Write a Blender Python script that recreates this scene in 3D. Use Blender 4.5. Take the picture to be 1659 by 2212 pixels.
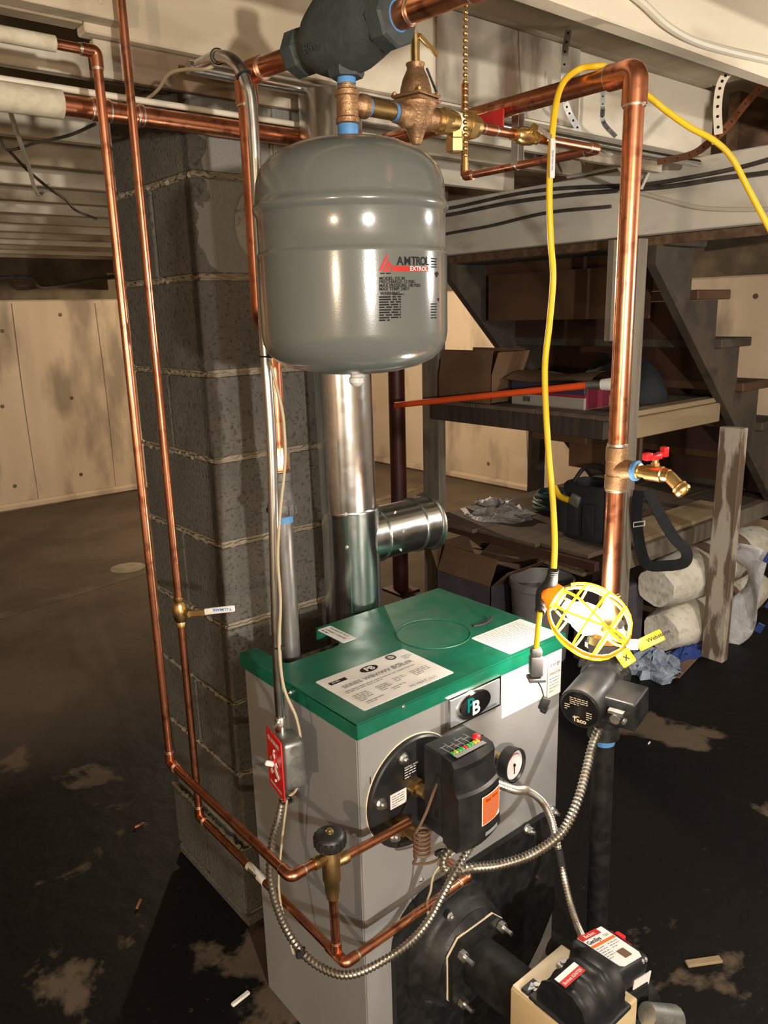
import bpy, bmesh, math, random
from mathutils import Vector as V, Matrix
S = bpy.context.scene
for o in list(bpy.data.objects): bpy.data.objects.remove(o)
COL = S.collection
random.seed(7)
# ---------------------------------------------------------------- camera
W, H, F = 1659, 2212, 1685.0
YAW, PITCH, ROLL = math.radians(39.5), math.radians(14.3), math.radians(-1.5)
CAM = V((0, 0, 1.55))
_fh = V((math.sin(YAW), math.cos(YAW), 0)); _r = _fh.cross(V((0, 0, 1)))
FW = _fh * math.cos(PITCH) - V((0, 0, 1)) * math.sin(PITCH); _u = _r.cross(FW)
RT = _r * math.cos(ROLL) + _u * math.sin(ROLL); UP = -_r * math.sin(ROLL) + _u * math.cos(ROLL)
cd = bpy.data.cameras.new('camera'); co = bpy.data.objects.new('camera', cd); COL.objects.link(co)
m = Matrix((RT, UP, -FW)).transposed().to_4x4(); m.translation = CAM; co.matrix_world = m
cd.sensor_fit = 'VERTICAL'; cd.sensor_height = 24; cd.lens = 24 * F / H; cd.clip_start = .02
S.camera = co
# ---------------------------------------------------------------- world and lamps out of frame
w = bpy.data.worlds.new('world'); S.world = w; w.use_nodes = True
w.node_tree.nodes['Background'].inputs[0].default_value = (.5, .42, .36, 1)
w.node_tree.nodes['Background'].inputs[1].default_value = .02
def lamp(name, loc, col, power, r=.035):
    l = bpy.data.lights.new(name, 'POINT'); l.color = col; l.energy = power; l.shadow_soft_size = r
    o = bpy.data.objects.new(name, l); COL.objects.link(o); o.location = loc; return o
lamp('string_lamp_warm', (-1.9, -.75, 1.50), (1, .78, .54), 42)
lamp('string_lamp_behind', (-.05, -1.45, 1.54), (1, .94, .85), 94)
lamp('string_lamp_side', (2.68, .05, 1.60), (1, .94, .86), 20)
lamp('string_lamp_far', (3.3, 5.0, 1.80), (1, .80, .56), 62)
S.view_settings.view_transform = 'Standard'; S.view_settings.look = 'None'
S.view_settings.exposure = 1.45; S.view_settings.gamma = 1; S.view_settings.use_curve_mapping = False
# ---------------------------------------------------------------- pixel -> direction; distance from the surface it touches
def ray(x, y): return FW + RT * ((x - W / 2) / F) - UP * ((y - H / 2) / F)
def onx(x, y, X): d = ray(x, y); return CAM + d * (X / d.x)
def ony(x, y, Y): d = ray(x, y); return CAM + d * (Y / d.y)
def onz(x, y, Z): d = ray(x, y); return CAM + d * ((Z - CAM.z) / d.z)
def onv(x, y, p):
    d = ray(x, y); n = V((p[0], p[1])).normalized(); t = V((p[0], p[1])).length / (d.x * n.x + d.y * n.y); return CAM + d * t
# ---------------------------------------------------------------- mesh helpers
def ortho(a):
    a = a.normalized(); h = V((0, 0, 1)) if abs(a.z) < .9 else V((1, 0, 0))
    u = a.cross(h).normalized(); return u, a.cross(u).normalized()
def fillet(pts, R, n=6):
    pts = [V(p) for p in pts]; out = [pts[0]]
    for i in range(1, len(pts) - 1):
        a, b, c = pts[i - 1], pts[i], pts[i + 1]
        d1 = (a - b); d2 = (c - b); l = min(R, d1.length * .49, d2.length * .49)
        p = b + d1.normalized() * l; q = b + d2.normalized() * l
        for k in range(n + 1):
            t = k / n; out.append(p * (1 - t) ** 2 + b * 2 * t * (1 - t) + q * t * t)
    out.append(pts[-1]); return out
def spline(pts, n=8):
    pts = [V(p) for p in pts]; P = [pts[0] * 2 - pts[1]] + pts + [pts[-1] * 2 - pts[-2]]; out = []
    for i in range(1, len(P) - 2):
        a, b, c, d = P[i - 1:i + 3]
        for k in range(n):
            t = k / n
            out.append(.5 * ((2 * b) + (c - a) * t + (2 * a - 5 * b + 4 * c - d) * t * t + (3 * b - a - 3 * c + d) * t ** 3))
    out.append(pts[-1]); return out
def resample(pts, step):
    out = [pts[0]]; acc = 0
    for a, b in zip(pts, pts[1:]):
        L = (b - a).length; pos = step - acc
        while pos <= L: out.append(a + (b - a) * (pos / L)); pos += step
        acc = (acc + L) % step
    return out
class MB:
    def __init__(s): s.bm = bmesh.new()
    def face(s, pts): 
        try: return s.bm.faces.new([s.bm.verts.new(p) for p in pts])
        except ValueError: return None
    def box(s, c, size, R=None, bev=0, seg=1):
        c = V(c); h = V(size) / 2; vs = []
        for sx in (-1, 1):
            for sy in (-1, 1):
                for sz in (-1, 1):
                    p = V((sx * h.x, sy * h.y, sz * h.z))
                    if R is not None: p = R @ p
                    vs.append(s.bm.verts.new(c + p))
        fs = [s.bm.faces.new([vs[i] for i in f]) for f in ((0, 1, 3, 2), (4, 6, 7, 5), (0, 4, 5, 1), (2, 3, 7, 6), (0, 2, 6, 4), (1, 5, 7, 3))]
        if bev: bmesh.ops.bevel(s.bm, geom=list({e for f in fs for e in f.edges}), offset=bev, segments=seg, affect='EDGES', profile=.5)
        return s
    def bx(s, p, q, bev=0, seg=1):
        p = V(p); q = V(q); return s.box((p + q) / 2, [abs(q[i] - p[i]) for i in range(3)], None, bev, seg)
    def loft(s, rings, cap=True, closed=False):
        R = [[s.bm.verts.new(p) for p in r] for r in rings]; n = len(R[0])
        pairs = list(zip(R, R[1:])) + ([(R[-1], R[0])] if closed else [])
        for a, b in pairs:
            for i in range(n): s.bm.faces.new((a[i], a[(i + 1) % n], b[(i + 1) % n], b[i]))
        if cap and not closed:
            s.bm.faces.new(R[0][::-1]); s.bm.faces.new(R[-1])
        return s
    def tube(s, pts, r, seg=12, bend=0, cap=True, closed=False, n=6):
        pts = [V(p) for p in pts]
        if bend: pts = fillet(pts, bend, n)
        N = len(pts); rings = []; u = None
        for i, p in enumerate(pts):
            if closed: t = pts[(i + 1) % N] - pts[i - 1]
            else: t = (pts[min(i + 1, N - 1)] - pts[max(i - 1, 0)])
            t.normalize()
            if u is None: u, v = ortho(t)
            else: u = (u - t * u.dot(t)).normalized()
            v = t.cross(u); rr = r(i / max(1, N - 1)) if callable(r) else (r[i] if isinstance(r, (list, tuple)) else r)
            rings.append([p + (u * math.cos(2 * math.pi * k / seg) + v * math.sin(2 * math.pi * k / seg)) * rr for k in range(seg)])
        return s.loft(rings, cap, closed)
    def ribbed(s, pts, r, pitch=.006, amp=.16, seg=10):
        P = resample([V(p) for p in pts], pitch / 2)
        return s.tube(P, [r * (1 + (amp if i % 2 else -amp)) for i in range(len(P))], seg)
    def lathe(s, o, ax, prof, seg=24, phase=0, cap=True):
        o = V(o); ax = V(ax).normalized(); u, v = ortho(ax)
        rings = [[o + ax * t + (u * math.cos(2 * math.pi * k / seg + phase) + v * math.sin(2 * math.pi * k / seg + phase)) * max(r, 1e-5) for k in range(seg)] for t, r in prof]
        return s.loft(rings, cap)
    def cyl(s, p, q, r, r2=None, seg=16, bev=0):
        p = V(p); q = V(q); L = (q - p).length; r2 = r if r2 is None else r2
        pr = [(0, r), (L, r2)] if not bev else [(0, r - bev), (bev, r), (L - bev, r2), (L, r2 - bev)]
        return s.lathe(p, q - p, pr, seg)
    def hexn(s, p, q, r): return s.cyl(p, q, r, seg=6)
    def ring(s, c, ax, R, r, seg=32, sub=8):
        c = V(c); u, v = ortho(V(ax))
        return s.tube([c + (u * math.cos(2 * math.pi * k / seg) + v * math.sin(2 * math.pi * k / seg)) * R for k in range(seg)], r, sub, closed=True)
    def sphere(s, c, r, seg=16, rings=10, sc=(1, 1, 1), R=None):
        c = V(c); rg = []
        for i in range(rings + 1):
            th = math.pi * (i + .02 * (1 if i == 0 else (-1 if i == rings else 0))) / rings; row = []
            for k in range(seg):
                p = V((math.sin(th) * math.cos(2 * math.pi * k / seg) * r * sc[0], math.sin(th) * math.sin(2 * math.pi * k / seg) * r * sc[1], math.cos(th) * r * sc[2]))
                row.append(c + (R @ p if R is not None else p))
            rg.append(row)
        return s.loft(rg)
    def prism(s, pts, d):
        pts = [V(p) for p in pts]; d = V(d); a = [s.bm.verts.new(p) for p in pts]; b = [s.bm.verts.new(p + d) for p in pts]; n = len(a)
        s.bm.faces.new(a[::-1]); s.bm.faces.new(b)
        for i in range(n): s.bm.faces.new((a[i], a[(i + 1) % n], b[(i + 1) % n], b[i]))
        return s
    def grid(s, nu, nv, fn, closeu=False):
        g = [[s.bm.verts.new(fn(i / (nu - (0 if closeu else 1)), j / (nv - 1))) for i in range(nu)] for j in range(nv)]
        for j in range(nv - 1):
            for i in range(nu if closeu else nu - 1):
                s.bm.faces.new((g[j][i], g[j][(i + 1) % nu], g[j + 1][(i + 1) % nu], g[j + 1][i]))
        return s
    def bevel(s, off, seg=2, ang=35):
        es = [e for e in s.bm.edges if len(e.link_faces) == 2 and e.calc_face_angle(0) > math.radians(ang)]
        bmesh.ops.bevel(s.bm, geom=es, offset=off, segments=seg, affect='EDGES', profile=.5); return s
def obj(name, mb, mat, parent=None, label=None, ang=40, smooth=True):
    me = bpy.data.meshes.new(name); bmesh.ops.recalc_face_normals(mb.bm, faces=mb.bm.faces[:]); mb.bm.to_mesh(me); mb.bm.free()
    return meobj(name, me, mat, parent, label, ang, smooth)
def meobj(name, me, mat, parent=None, label=None, ang=40, smooth=True):
    if smooth and len(me.polygons):
        me.polygons.foreach_set('use_smooth', [True] * len(me.polygons)); me.set_sharp_from_angle(angle=math.radians(ang))
    me.materials.append(M[mat])
    o = bpy.data.objects.new(name, me); COL.objects.link(o)
    if parent:
        o.parent = parent
        if parent.type == 'EMPTY': o.matrix_parent_inverse = Matrix.Translation(-parent.location)
    if label: o['label'] = label
    return o
def thing(name, label, cat, loc=(0, 0, 0), group=None):
    o = bpy.data.objects.new(name, None); COL.objects.link(o); o.location = loc; o.empty_display_size = .05
    o['label'] = label; o['category'] = cat
    if group: o['group'] = group
    return o
def tag(o, label, cat, group=None):
    o['label'] = label; o['category'] = cat
    if group: o['group'] = group
    return o
def struct(o): o['kind'] = 'structure'; return o
def text(name, s, o, right, up, size, mat, parent, align='LEFT', fn=None, lift=.0006, sx=1, bold=0, label=None):
    cu = bpy.data.curves.new(name, 'FONT'); cu.body = s; cu.size = size; cu.align_x = align; cu.offset = bold; cu.resolution_u = 3
    to = bpy.data.objects.new(name, cu); me = bpy.data.meshes.new_from_object(to)
    bpy.data.objects.remove(to); bpy.data.curves.remove(cu)
    o = V(o); r = V(right).normalized(); u = V(up).normalized(); nn = r.cross(u)
    for v in me.vertices:
        a, b = v.co.x * sx, v.co.y
        v.co = fn(a, b) if fn else o + r * a + u * b + nn * lift
    me.materials.clear()
    return meobj(name, me, mat, parent, label, smooth=False)
def greek(mb, o, right, up, w, rows, pitch, h, fill=.9, lift=.0006, fn=None, rnd=random):
    o = V(o); r = V(right).normalized(); u = V(up).normalized(); n = r.cross(u)
    for j in range(rows):
        x = 0; end = w * (fill if j < rows - 1 else fill * .5)
        while x < end:
            l = min(rnd.uniform(1.5, 5) * h, end - x)
            c = [(x, -j * pitch), (x + l, -j * pitch), (x + l, -j * pitch + h * .6), (x, -j * pitch + h * .6)]
            mb.face([fn(a, b) if fn else o + r * a + u * b + n * lift for a, b in c]); x += l + h * .7
    return mb
def bolt(parent, p, n, r=.009, h=.007, mat='zinc', name='bolt'):
    n = V(n).normalized(); p = V(p); b = MB(); b.cyl(p, p + n * h * .25, r * 1.35, seg=14); b.hexn(p, p + n * h, r)
    b.cyl(p, p + n * h * 1.5, r * .5, seg=10)
    return obj(name, b, mat, parent)
# ---------------------------------------------------------------- materials
M = {}
def mat(name, c, rough=.5, metal=0, c2=None, scale=20, lo=.4, hi=.62, bump=0, bscale=None, r2=None, stretch=None, emit=None, spec=.5, c3=None, s3=60, det=6, trans=0, coat=0, bdist=.004, alpha=1):
    m = bpy.data.materials.new(name); m.use_nodes = True; nt = m.node_tree; b = nt.nodes['Principled BSDF']; L = nt.links
    b.inputs['Base Color'].default_value = (*c, 1); b.inputs['Roughness'].default_value = rough; b.inputs['Metallic'].default_value = metal
    b.inputs['Specular IOR Level'].default_value = spec; b.inputs['Coat Weight'].default_value = coat; b.inputs['Coat Roughness'].default_value = .12
    b.inputs['Transmission Weight'].default_value = trans; b.inputs['Alpha'].default_value = alpha
    if emit: b.inputs['Emission Color'].default_value = (*emit[0], 1); b.inputs['Emission Strength'].default_value = emit[1]
    if c2 is not None or bump or c3 is not None:
        tc = nt.nodes.new('ShaderNodeTexCoord'); mp = nt.nodes.new('ShaderNodeMapping'); L.new(tc.outputs['Object'], mp.inputs[0])
        if stretch: mp.inputs['Scale'].default_value = stretch
        cur = None
        if c2 is not None:
            n = nt.nodes.new('ShaderNodeTexNoise'); n.inputs['Scale'].default_value = scale; n.inputs['Detail'].default_value = det; L.new(mp.outputs[0], n.inputs[0])
            rp = nt.nodes.new('ShaderNodeValToRGB'); rp.color_ramp.elements[0].position = lo; rp.color_ramp.elements[1].position = hi
            rp.color_ramp.elements[0].color = (*c, 1); rp.color_ramp.elements[1].color = (*c2, 1); L.new(n.outputs[0], rp.inputs[0]); cur = rp.outputs[0]
            if r2 is not None:
                mr = nt.nodes.new('ShaderNodeMapRange'); mr.inputs[1].default_value = lo; mr.inputs[2].default_value = hi; mr.inputs[3].default_value = rough; mr.inputs[4].default_value = r2
                L.new(n.outputs[0], mr.inputs[0]); L.new(mr.outputs[0], b.inputs['Roughness'])
        if c3 is not None:
            n = nt.nodes.new('ShaderNodeTexNoise'); n.inputs['Scale'].default_value = s3; n.inputs['Detail'].default_value = 5; L.new(mp.outputs[0], n.inputs[0])
            rp = nt.nodes.new('ShaderNodeValToRGB'); rp.color_ramp.elements[0].position = .52; rp.color_ramp.elements[1].position = .68; L.new(n.outputs[0], rp.inputs[0])
            mx = nt.nodes.new('ShaderNodeMix'); mx.data_type = 'RGBA'; L.new(rp.outputs[0], mx.inputs[0])
            if cur: L.new(cur, mx.inputs[6])
            else: mx.inputs[6].default_value = (*c, 1)
            mx.inputs[7].default_value = (*c3, 1); cur = mx.outputs[2]
        if cur: L.new(cur, b.inputs['Base Color'])
        if bump:
            n = nt.nodes.new('ShaderNodeTexNoise'); n.inputs['Scale'].default_value = bscale or scale; n.inputs['Detail'].default_value = 8; L.new(mp.outputs[0], n.inputs[0])
            bp = nt.nodes.new('ShaderNodeBump'); bp.inputs['Strength'].default_value = bump; bp.inputs['Distance'].default_value = bdist; L.new(n.outputs[0], bp.inputs['Height']); L.new(bp.outputs[0], b.inputs['Normal'])
    M[name] = m; return m
mat('copper', (.80, .34, .19), .26, 1, (.52, .19, .10), 9, .42, .68, r2=.38, c3=(.40, .15, .09), s3=45)
mat('copper_old', (.40, .17, .09), .35, 1, (.55, .24, .13), 14, r2=.45)
mat('solder', (.75, .72, .66), .35, 1)
mat('brass', (.78, .56, .24), .28, 1, (.62, .42, .17), 30, r2=.4)
mat('brass_dull', (.50, .33, .14), .42, 1, (.36, .24, .10), 40)
mat('bronze', (.42, .25, .13), .5, .85, (.30, .17, .09), 40, bump=.3, bscale=250)
mat('zinc', (.72, .72, .70), .3, 1, (.5, .5, .48), 60, r2=.42)
mat('galv', (.66, .68, .68), .20, 1, (.58, .60, .61), 40, r2=.26)
mat('galv_box', (.45, .46, .45), .45, .9, (.32, .33, .32), 50)
mat('armor', (.62, .60, .55), .35, 1, (.45, .42, .36), 30)
mat('armor_grey', (.10, .10, .105), .5)
mat('steel_pipe', (.30, .30, .30), .38, .9, (.16, .15, .14), 30, r2=.5, stretch=(3, 3, .4))
mat('iron_black', (.009, .009, .009), .42, .0, (.016, .015, .014), 40, r2=.55, bump=.1, bscale=180, spec=.35)
mat('iron_green', (.035, .046, .045), .62, 0, (.045, .056, .053), 60, bump=.25, bscale=160)
mat('iron_grey', (.10, .10, .10), .55, .6, (.16, .15, .14), 60, bump=.3, bscale=200)
mat('black_plastic', (.011, .011, .012), .42, 0, (.02, .02, .021), 18, r2=.55)
mat('black_satin', (.012, .012, .013), .34, 0, (.020, .0195, .019), 25, r2=.5, spec=.4)
mat('rubber', (.012, .012, .012), .7)
mat('tank_grey', (.120, .128, .118), .2, 0, (.128, .136, .125), 6, coat=.3, bump=.05, bscale=400, bdist=.001)
mat('jacket', (.26, .257, .255), .42, 0, (.24, .236, .23), 5, bump=.03, bscale=200, bdist=.001)
mat('lid_green', (.003, .125, .068), .36, 0, (.004, .10, .056), 14, r2=.5, c3=(.012, .125, .075), s3=40)
mat('insul_dark', (.05, .04, .02), .9, 0, (.45, .42, .25), 30, bump=.8)
mat('paper', (.78, .77, .73), .6, 0, (.74, .72, .68), 30)
mat('ink', (.012, .012, .012), .7, spec=.2)
mat('ink_light', (.22, .22, .22), .6)
mat('red_print', (.46, .022, .018), .5, spec=.3)
mat('red_plate', (.70, .025, .02), .35, 0, (.6, .03, .025), 20)
mat('white_print', (.85, .82, .76), .5)
mat('red_plastic', (.65, .02, .025), .35)
mat('orange_label', (.85, .14, .02), .5)
mat('orange_pole', (.85, .10, .02), .4)
mat('silver_label', (.55, .60, .64), .3, .6)
mat('chrome', (.8, .8, .82), .12, 1)
mat('teal_print', (.0, .14, .13), .3)
mat('emblem_black', (.008, .008, .009), .15, coat=.5)
mat('yellow_handle', (.70, .42, .012), .38)
mat('yellow_cord', (.86, .56, .015), .42, 0, (.70, .42, .02), 14, .5, .75)
mat('blue_tape', (.06, .20, .46), .6, 0, (.10, .27, .52), 60)
mat('blue_ink', (.03, .16, .55), .5)
mat('cage_yellow', (.95, .60, .06), .4, 0)
mat('cage_orange', (.90, .30, .02), .4, 0)
def translucent(name, c, f):
    nt = M[name].node_tree; b = nt.nodes['Principled BSDF']; o = nt.nodes['Material Output']; t = nt.nodes.new('ShaderNodeBsdfTranslucent'); t.inputs[0].default_value = (*c, 1)
    mx = nt.nodes.new('ShaderNodeMixShader'); mx.inputs[0].default_value = f; nt.links.new(b.outputs[0], mx.inputs[1]); nt.links.new(t.outputs[0], mx.inputs[2]); nt.links.new(mx.outputs[0], o.inputs[0])
translucent('cage_yellow', (1, .72, .12), .5); translucent('cage_orange', (1, .36, .03), .35)
mat('bulb', (1, 1, 1), .3, emit=((1, .94, .84), 92))
mat('white_rubber', (.78, .77, .72), .5)
mat('wire_tan', (.46, .38, .25), .6)
mat('wire_brown', (.14, .08, .045), .6)
mat('wire_white', (.62, .57, .46), .6)
mat('wire_dark', (.045, .04, .035), .6, 0, (.09, .075, .06), 12)
mat('cream', (.74, .67, .54), .7, 0, (.66, .57, .43), 3, .45, .7, c3=(.44, .36, .25), s3=5, bump=.15, bscale=30, stretch=(.35, 1, 1))
mat('cream_stain', (.56, .50, .40), .7, 0, (.15, .095, .055), 4.0, .43, .56, c3=(.46, .39, .29), s3=9, stretch=(1.1, 1, .35))
mat('joist_mix', (.50, .43, .31), .75, 0, (.30, .23, .14), 2.6, .46, .58, c3=(.15, .09, .05), s3=3.2, stretch=(.5, 1, 1), bump=.2, bscale=30)
mat('beam_cream', (.76, .72, .63), .7, 0, (.68, .64, .55), 3, c3=(.55, .50, .42), s3=7, stretch=(1, .5, 2))
mat('subfloor', (.42, .36, .26), .8, 0, (.22, .16, .09), 2.2, .42, .58, stretch=(1, .3, 1))
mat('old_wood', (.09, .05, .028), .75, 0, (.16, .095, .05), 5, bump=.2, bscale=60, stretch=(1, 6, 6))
mat('stair_wood', (.052, .040, .029), .75, 0, (.080, .060, .042), 6, bump=.2, bscale=60, c3=(.034, .024, .017), s3=9)
mat('riser_wood', (.040, .015, .010), .7, 0, (.06, .024, .013), 3)
mat('stair_board', (.075, .034, .016), .7, 0, (.10, .05, .022), 4)
mat('post_grey', (.19, .16, .125), .75, 0, (.13, .105, .08), 6, bump=.15, bscale=80, stretch=(6, 6, .6))
mat('post_pale', (.26, .225, .175), .75, 0, (.20, .165, .125), 5, stretch=(5, 5, .6))
mat('post_dark', (.028, .021, .017), .75, 0, (.05, .036, .028), 6, stretch=(6, 6, .6))
mat('post_worn', (.13, .09, .06), .75, 0, (.40, .36, .30), 3.0, .47, .53, stretch=(4, 4, 1))
mat('ply', (.085, .06, .042), .75, 0, (.12, .085, .058), 4, stretch=(1, 5, 5))
mat('plank_pale', (.32, .24, .14), .75, 0, (.25, .18, .10), 4, stretch=(.6, 5, 5))
mat('concrete_wall', (.52, .42, .315), .85, 0, (.44, .35, .255), 1.8, .40, .66, c3=(.24, .19, .14), s3=2.8, bump=.25, bscale=14, stretch=(1.2, 1.2, .45))
mat('wall_grey', (.40, .35, .31), .85, 0, (.34, .29, .25), 2.0, c3=(.24, .20, .175), s3=4, bump=.2, bscale=14)
mat('sill_dark', (.07, .05, .03), .85, 0, (.13, .10, .06), 5)
mat('floor', (.115, .086, .060), .80, 0, (.085, .062, .043), 2.2)
mat('block', (.085, .078, .067), .92, 0, (.115, .105, .09), 9, .35, .65, c3=(.045, .040, .034), s3=120, bump=.9, bscale=140, bdist=.003)
mat('block_smear', (.22, .21, .19), .9, 0, (.27, .255, .23), 10, c3=(.10, .09, .08), s3=60, bump=.5, bscale=120)
mat('mortar', (.27, .23, .165), .92, 0, (.20, .17, .12), 18, bump=.9, bscale=70)
mat('lally_red', (.075, .012, .010), .5, 0, (.05, .010, .009), 8)
mat('cardboard', (.15, .085, .045), .8, 0, (.12, .068, .035), 6)
mat('cardboard_dark', (.055, .045, .06), .7, 0, (.075, .065, .08), 9)
mat('box_white', (.27, .25, .22), .7)
mat('box_navy', (.03, .03, .06), .6)
mat('maroon', (.20, .015, .04), .6)
mat('bag_black', (.006, .007, .010), .8, 0, (.010, .011, .015), 30, bump=.3, bscale=300)
mat('hose_green', (.012, .045, .042), .5)
mat('plastic_grey', (.30, .28, .27), .45, 0, (.22, .20, .20), 30, bump=.6, bscale=30, bdist=.02)
mat('bucket_grey', (.20, .185, .185), .5, 0, (.15, .14, .14), 8)
mat('fiberglass', (.74, .71, .62), .95, 0, (.62, .58, .48), 9, c3=(.52, .48, .38), s3=30, bump=.6, bscale=40, bdist=.008)
mat('kraft', (.20, .13, .09), .85, 0, (.15, .10, .07), 8)
mat('poly_white', (.55, .55, .57), .35, 0, (.42, .42, .45), 12, bump=.5, bscale=25, bdist=.02)
mat('poly_blue', (.03, .06, .25), .4)
mat('clear_bag', (.38, .45, .55), .25, 0, (.20, .26, .36), 22, bump=.9, bscale=30, bdist=.02)
mat('pink_insul', (.55, .50, .38), .9, 0, (.45, .39, .28), 40, bump=.6)
mat('beige_paint', (.62, .48, .27), .5, 0, (.55, .41, .22), 8)
mat('gasket', (.72, .60, .42), .7)
mat('module_white', (.80, .78, .76), .3)
mat('led_green', (.05, .35, .08), .3)
mat('led_red', (.6, .03, .03), .3)
mat('led_yellow', (.6, .45, .05), .3)
mat('glass_face', (.75, .70, .70), .12, coat=.6)
mat('wood_chip', (.22, .09, .03), .8)
mat('knob_black', (.015, .014, .014), .45)
mat('clear_cap', (.75, .73, .68), .25, trans=.3)
# ================================================================ the room
def damp_floor():
    m = M['floor']; nt = m.node_tree; b = nt.nodes['Principled BSDF']; L = nt.links
    src = b.inputs['Base Color'].links[0].from_socket
    tc = nt.nodes.new('ShaderNodeTexCoord')
    def noise(sc, det, lo, hi):
        n = nt.nodes.new('ShaderNodeTexNoise'); n.inputs['Scale'].default_value = sc; n.inputs['Detail'].default_value = det; n.inputs['Distortion'].default_value = .25; n.inputs['Roughness'].default_value = .62
        L.new(tc.outputs['Object'], n.inputs[0]); r = nt.nodes.new('ShaderNodeMapRange'); r.inputs[1].default_value = lo; r.inputs[2].default_value = hi; L.new(n.outputs[0], r.inputs[0]); return r.outputs[0]
    wet = noise(1.15, 12, .395, .42)
    # damp concentrated in front of the far bay (real puddle area around the boiler)
    sep = nt.nodes.new('ShaderNodeSeparateXYZ'); L.new(tc.outputs['Object'], sep.inputs[0])
    mr = nt.nodes.new('ShaderNodeMapRange'); mr.inputs[1].default_value = 2.6; mr.inputs[2].default_value = 3.3; L.new(sep.outputs[1], mr.inputs[0])
    mxv = nt.nodes.new('ShaderNodeMath'); mxv.operation = 'MULTIPLY'
    inv = nt.nodes.new('ShaderNodeMath'); inv.operation = 'SUBTRACT'; inv.inputs[0].default_value = 1; L.new(mr.outputs[0], inv.inputs[1])
    L.new(wet, mxv.inputs[0]); L.new(inv.outputs[0], mxv.inputs[1])
    mx = nt.nodes.new('ShaderNodeMix'); mx.data_type = 'RGBA'; L.new(mxv.outputs[0], mx.inputs[0]); L.new(src, mx.inputs[6]); mx.inputs[7].default_value = (.0045, .0036, .0034, 1)
    spk = noise(70, 4, .64, .74); mx2 = nt.nodes.new('ShaderNodeMix'); mx2.data_type = 'RGBA'; L.new(spk, mx2.inputs[0]); L.new(mx.outputs[2], mx2.inputs[6]); mx2.inputs[7].default_value = (.045, .034, .025, 1)
    L.new(mx2.outputs[2], b.inputs['Base Color'])
    rr = nt.nodes.new('ShaderNodeMapRange'); b.inputs['Specular IOR Level'].default_value = .22; rr.inputs[3].default_value = .88; rr.inputs[4].default_value = .6; L.new(mxv.outputs[0], rr.inputs[0]); L.new(rr.outputs[0], b.inputs['Roughness'])
    n = nt.nodes.new('ShaderNodeTexNoise'); n.inputs['Scale'].default_value = 9; n.inputs['Detail'].default_value = 8; L.new(tc.outputs['Object'], n.inputs[0])
    bp = nt.nodes.new('ShaderNodeBump'); bp.inputs['Strength'].default_value = .35; bp.inputs['Distance'].default_value = .02; L.new(n.outputs[0], bp.inputs['Height']); L.new(bp.outputs[0], b.inputs['Normal'])
damp_floor()
XL, XR, YF, YB = -3.2, 5.22, -3.0, 7.0
JB, JT = 2.05, 2.26           # joist bottom and top
fl = struct(obj('floor', MB().bx((XL - .2, YF - .2, -.12), (XR + .3, YB + .3, 0)), 'floor', smooth=False)); fl['label'] = 'dark damp stained concrete basement floor'
struct(obj('wall_left', MB().bx((XL - .2, YF - .2, 0), (XL, YB + .2, JT), 0), 'concrete_wall', smooth=False))['label'] = 'unseen concrete wall on the left, added to bounce light'  # out of view; added to enclose the room for bounced light
struct(obj('wall_front', MB().bx((XL, YF - .2, 0), (XR + .2, YF, JT)), 'concrete_wall', smooth=False))['label'] = 'unseen concrete wall behind the camera, added to bounce light'  # unseen as well, put in for light bounce only
wb = struct(obj('wall_back', MB().bx((XL, YB, 0), (XR + .2, YB + .25, 1.73), .012), 'concrete_wall', smooth=False)); wb['label'] = 'tan poured concrete foundation wall far behind the chimney'
for (px, py) in ((335, 1086), (130, 680), (155, 860), (175, 1025), (5, 878), (32, 1050), (870, 930), (5, 715)):
    p = ony(px, py, YB); obj('tie_hole', MB().cyl(p + V((0, .005, 0)), p + V((0, -.002, 0)), .016, seg=10), 'sill_dark', wb)
b = MB()                                                    # raised form seams on the wall
for px in (205, 25):
    a = ony(px, 650, YB); c = ony(px + 45, 1045, YB); b.tube(spline([a + V((0, -.004, -.02)), (a + c) / 2 + V((.01, -.004, 0)), V((a.x, a.y - .002, .04))], 6), .0045, 6)
obj('form_seam', b, 'concrete_wall', wb)
obj('footing', MB().bx((XL, YB - .05, 0), (XR, YB + .01, .07), .02), 'concrete_wall', wb)
wr = struct(obj('wall_right', MB().bx((XR, YF, 0), (XR + .25, YB + .25, 1.73), .012), 'concrete_wall', smooth=False)); wr['label'] = 'tan poured concrete wall behind the stairs and shelves'
for (px, py) in ((1055, 1002), (1632, 640)):
    p = onx(px, py, XR); obj('tie_hole', MB().cyl(p + V((.005, 0, 0)), p + V((-.002, 0, 0)), .018, seg=10), 'sill_dark', wr)
b = MB()
for y in (3.1, 4.35, 5.6): b.tube(spline([V((XR - .004, y, 1.7)), V((XR - .004, y + .03, .9)), V((XR - .004, y - .01, .05))], 6), .005, 6)
obj('form_seam', b, 'concrete_wall', wr)
obj('footing', MB().bx((XR - .05, YF, 0), (XR + .01, YB - .06, .07), .02), 'concrete_wall', wr)
struct(obj('trim_1', MB().bx((XL, YB + .10, 1.731), (XR + .2, YB + .25, JT), 0), 'sill_dark', smooth=False))['label'] = 'dark rim board above the back foundation wall'
struct(obj('trim_2', MB().bx((XR + .10, YF, 1.731), (XR + .25, YB + .09, JT), 0), 'sill_dark', smooth=False))['label'] = 'dark rim board above the right foundation wall'
# control joint and slab mark
a, c = onz(0, 1332, 0), onz(305, 1238, 0); d = (c - a).normalized()
obj('floor_joint', MB().box((a + c) / 2, (7, .085, .004), Matrix.Rotation(math.atan2(d.y, d.x), 3, 'Z')), 'sill_dark', fl, smooth=False)
p = onz(276, 1226, 0); obj('paint_spot', MB().lathe(p, (0, 0, 1), [(0, .11), (.003, .10), (.004, .03)], 18), 'mortar', fl)
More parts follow.
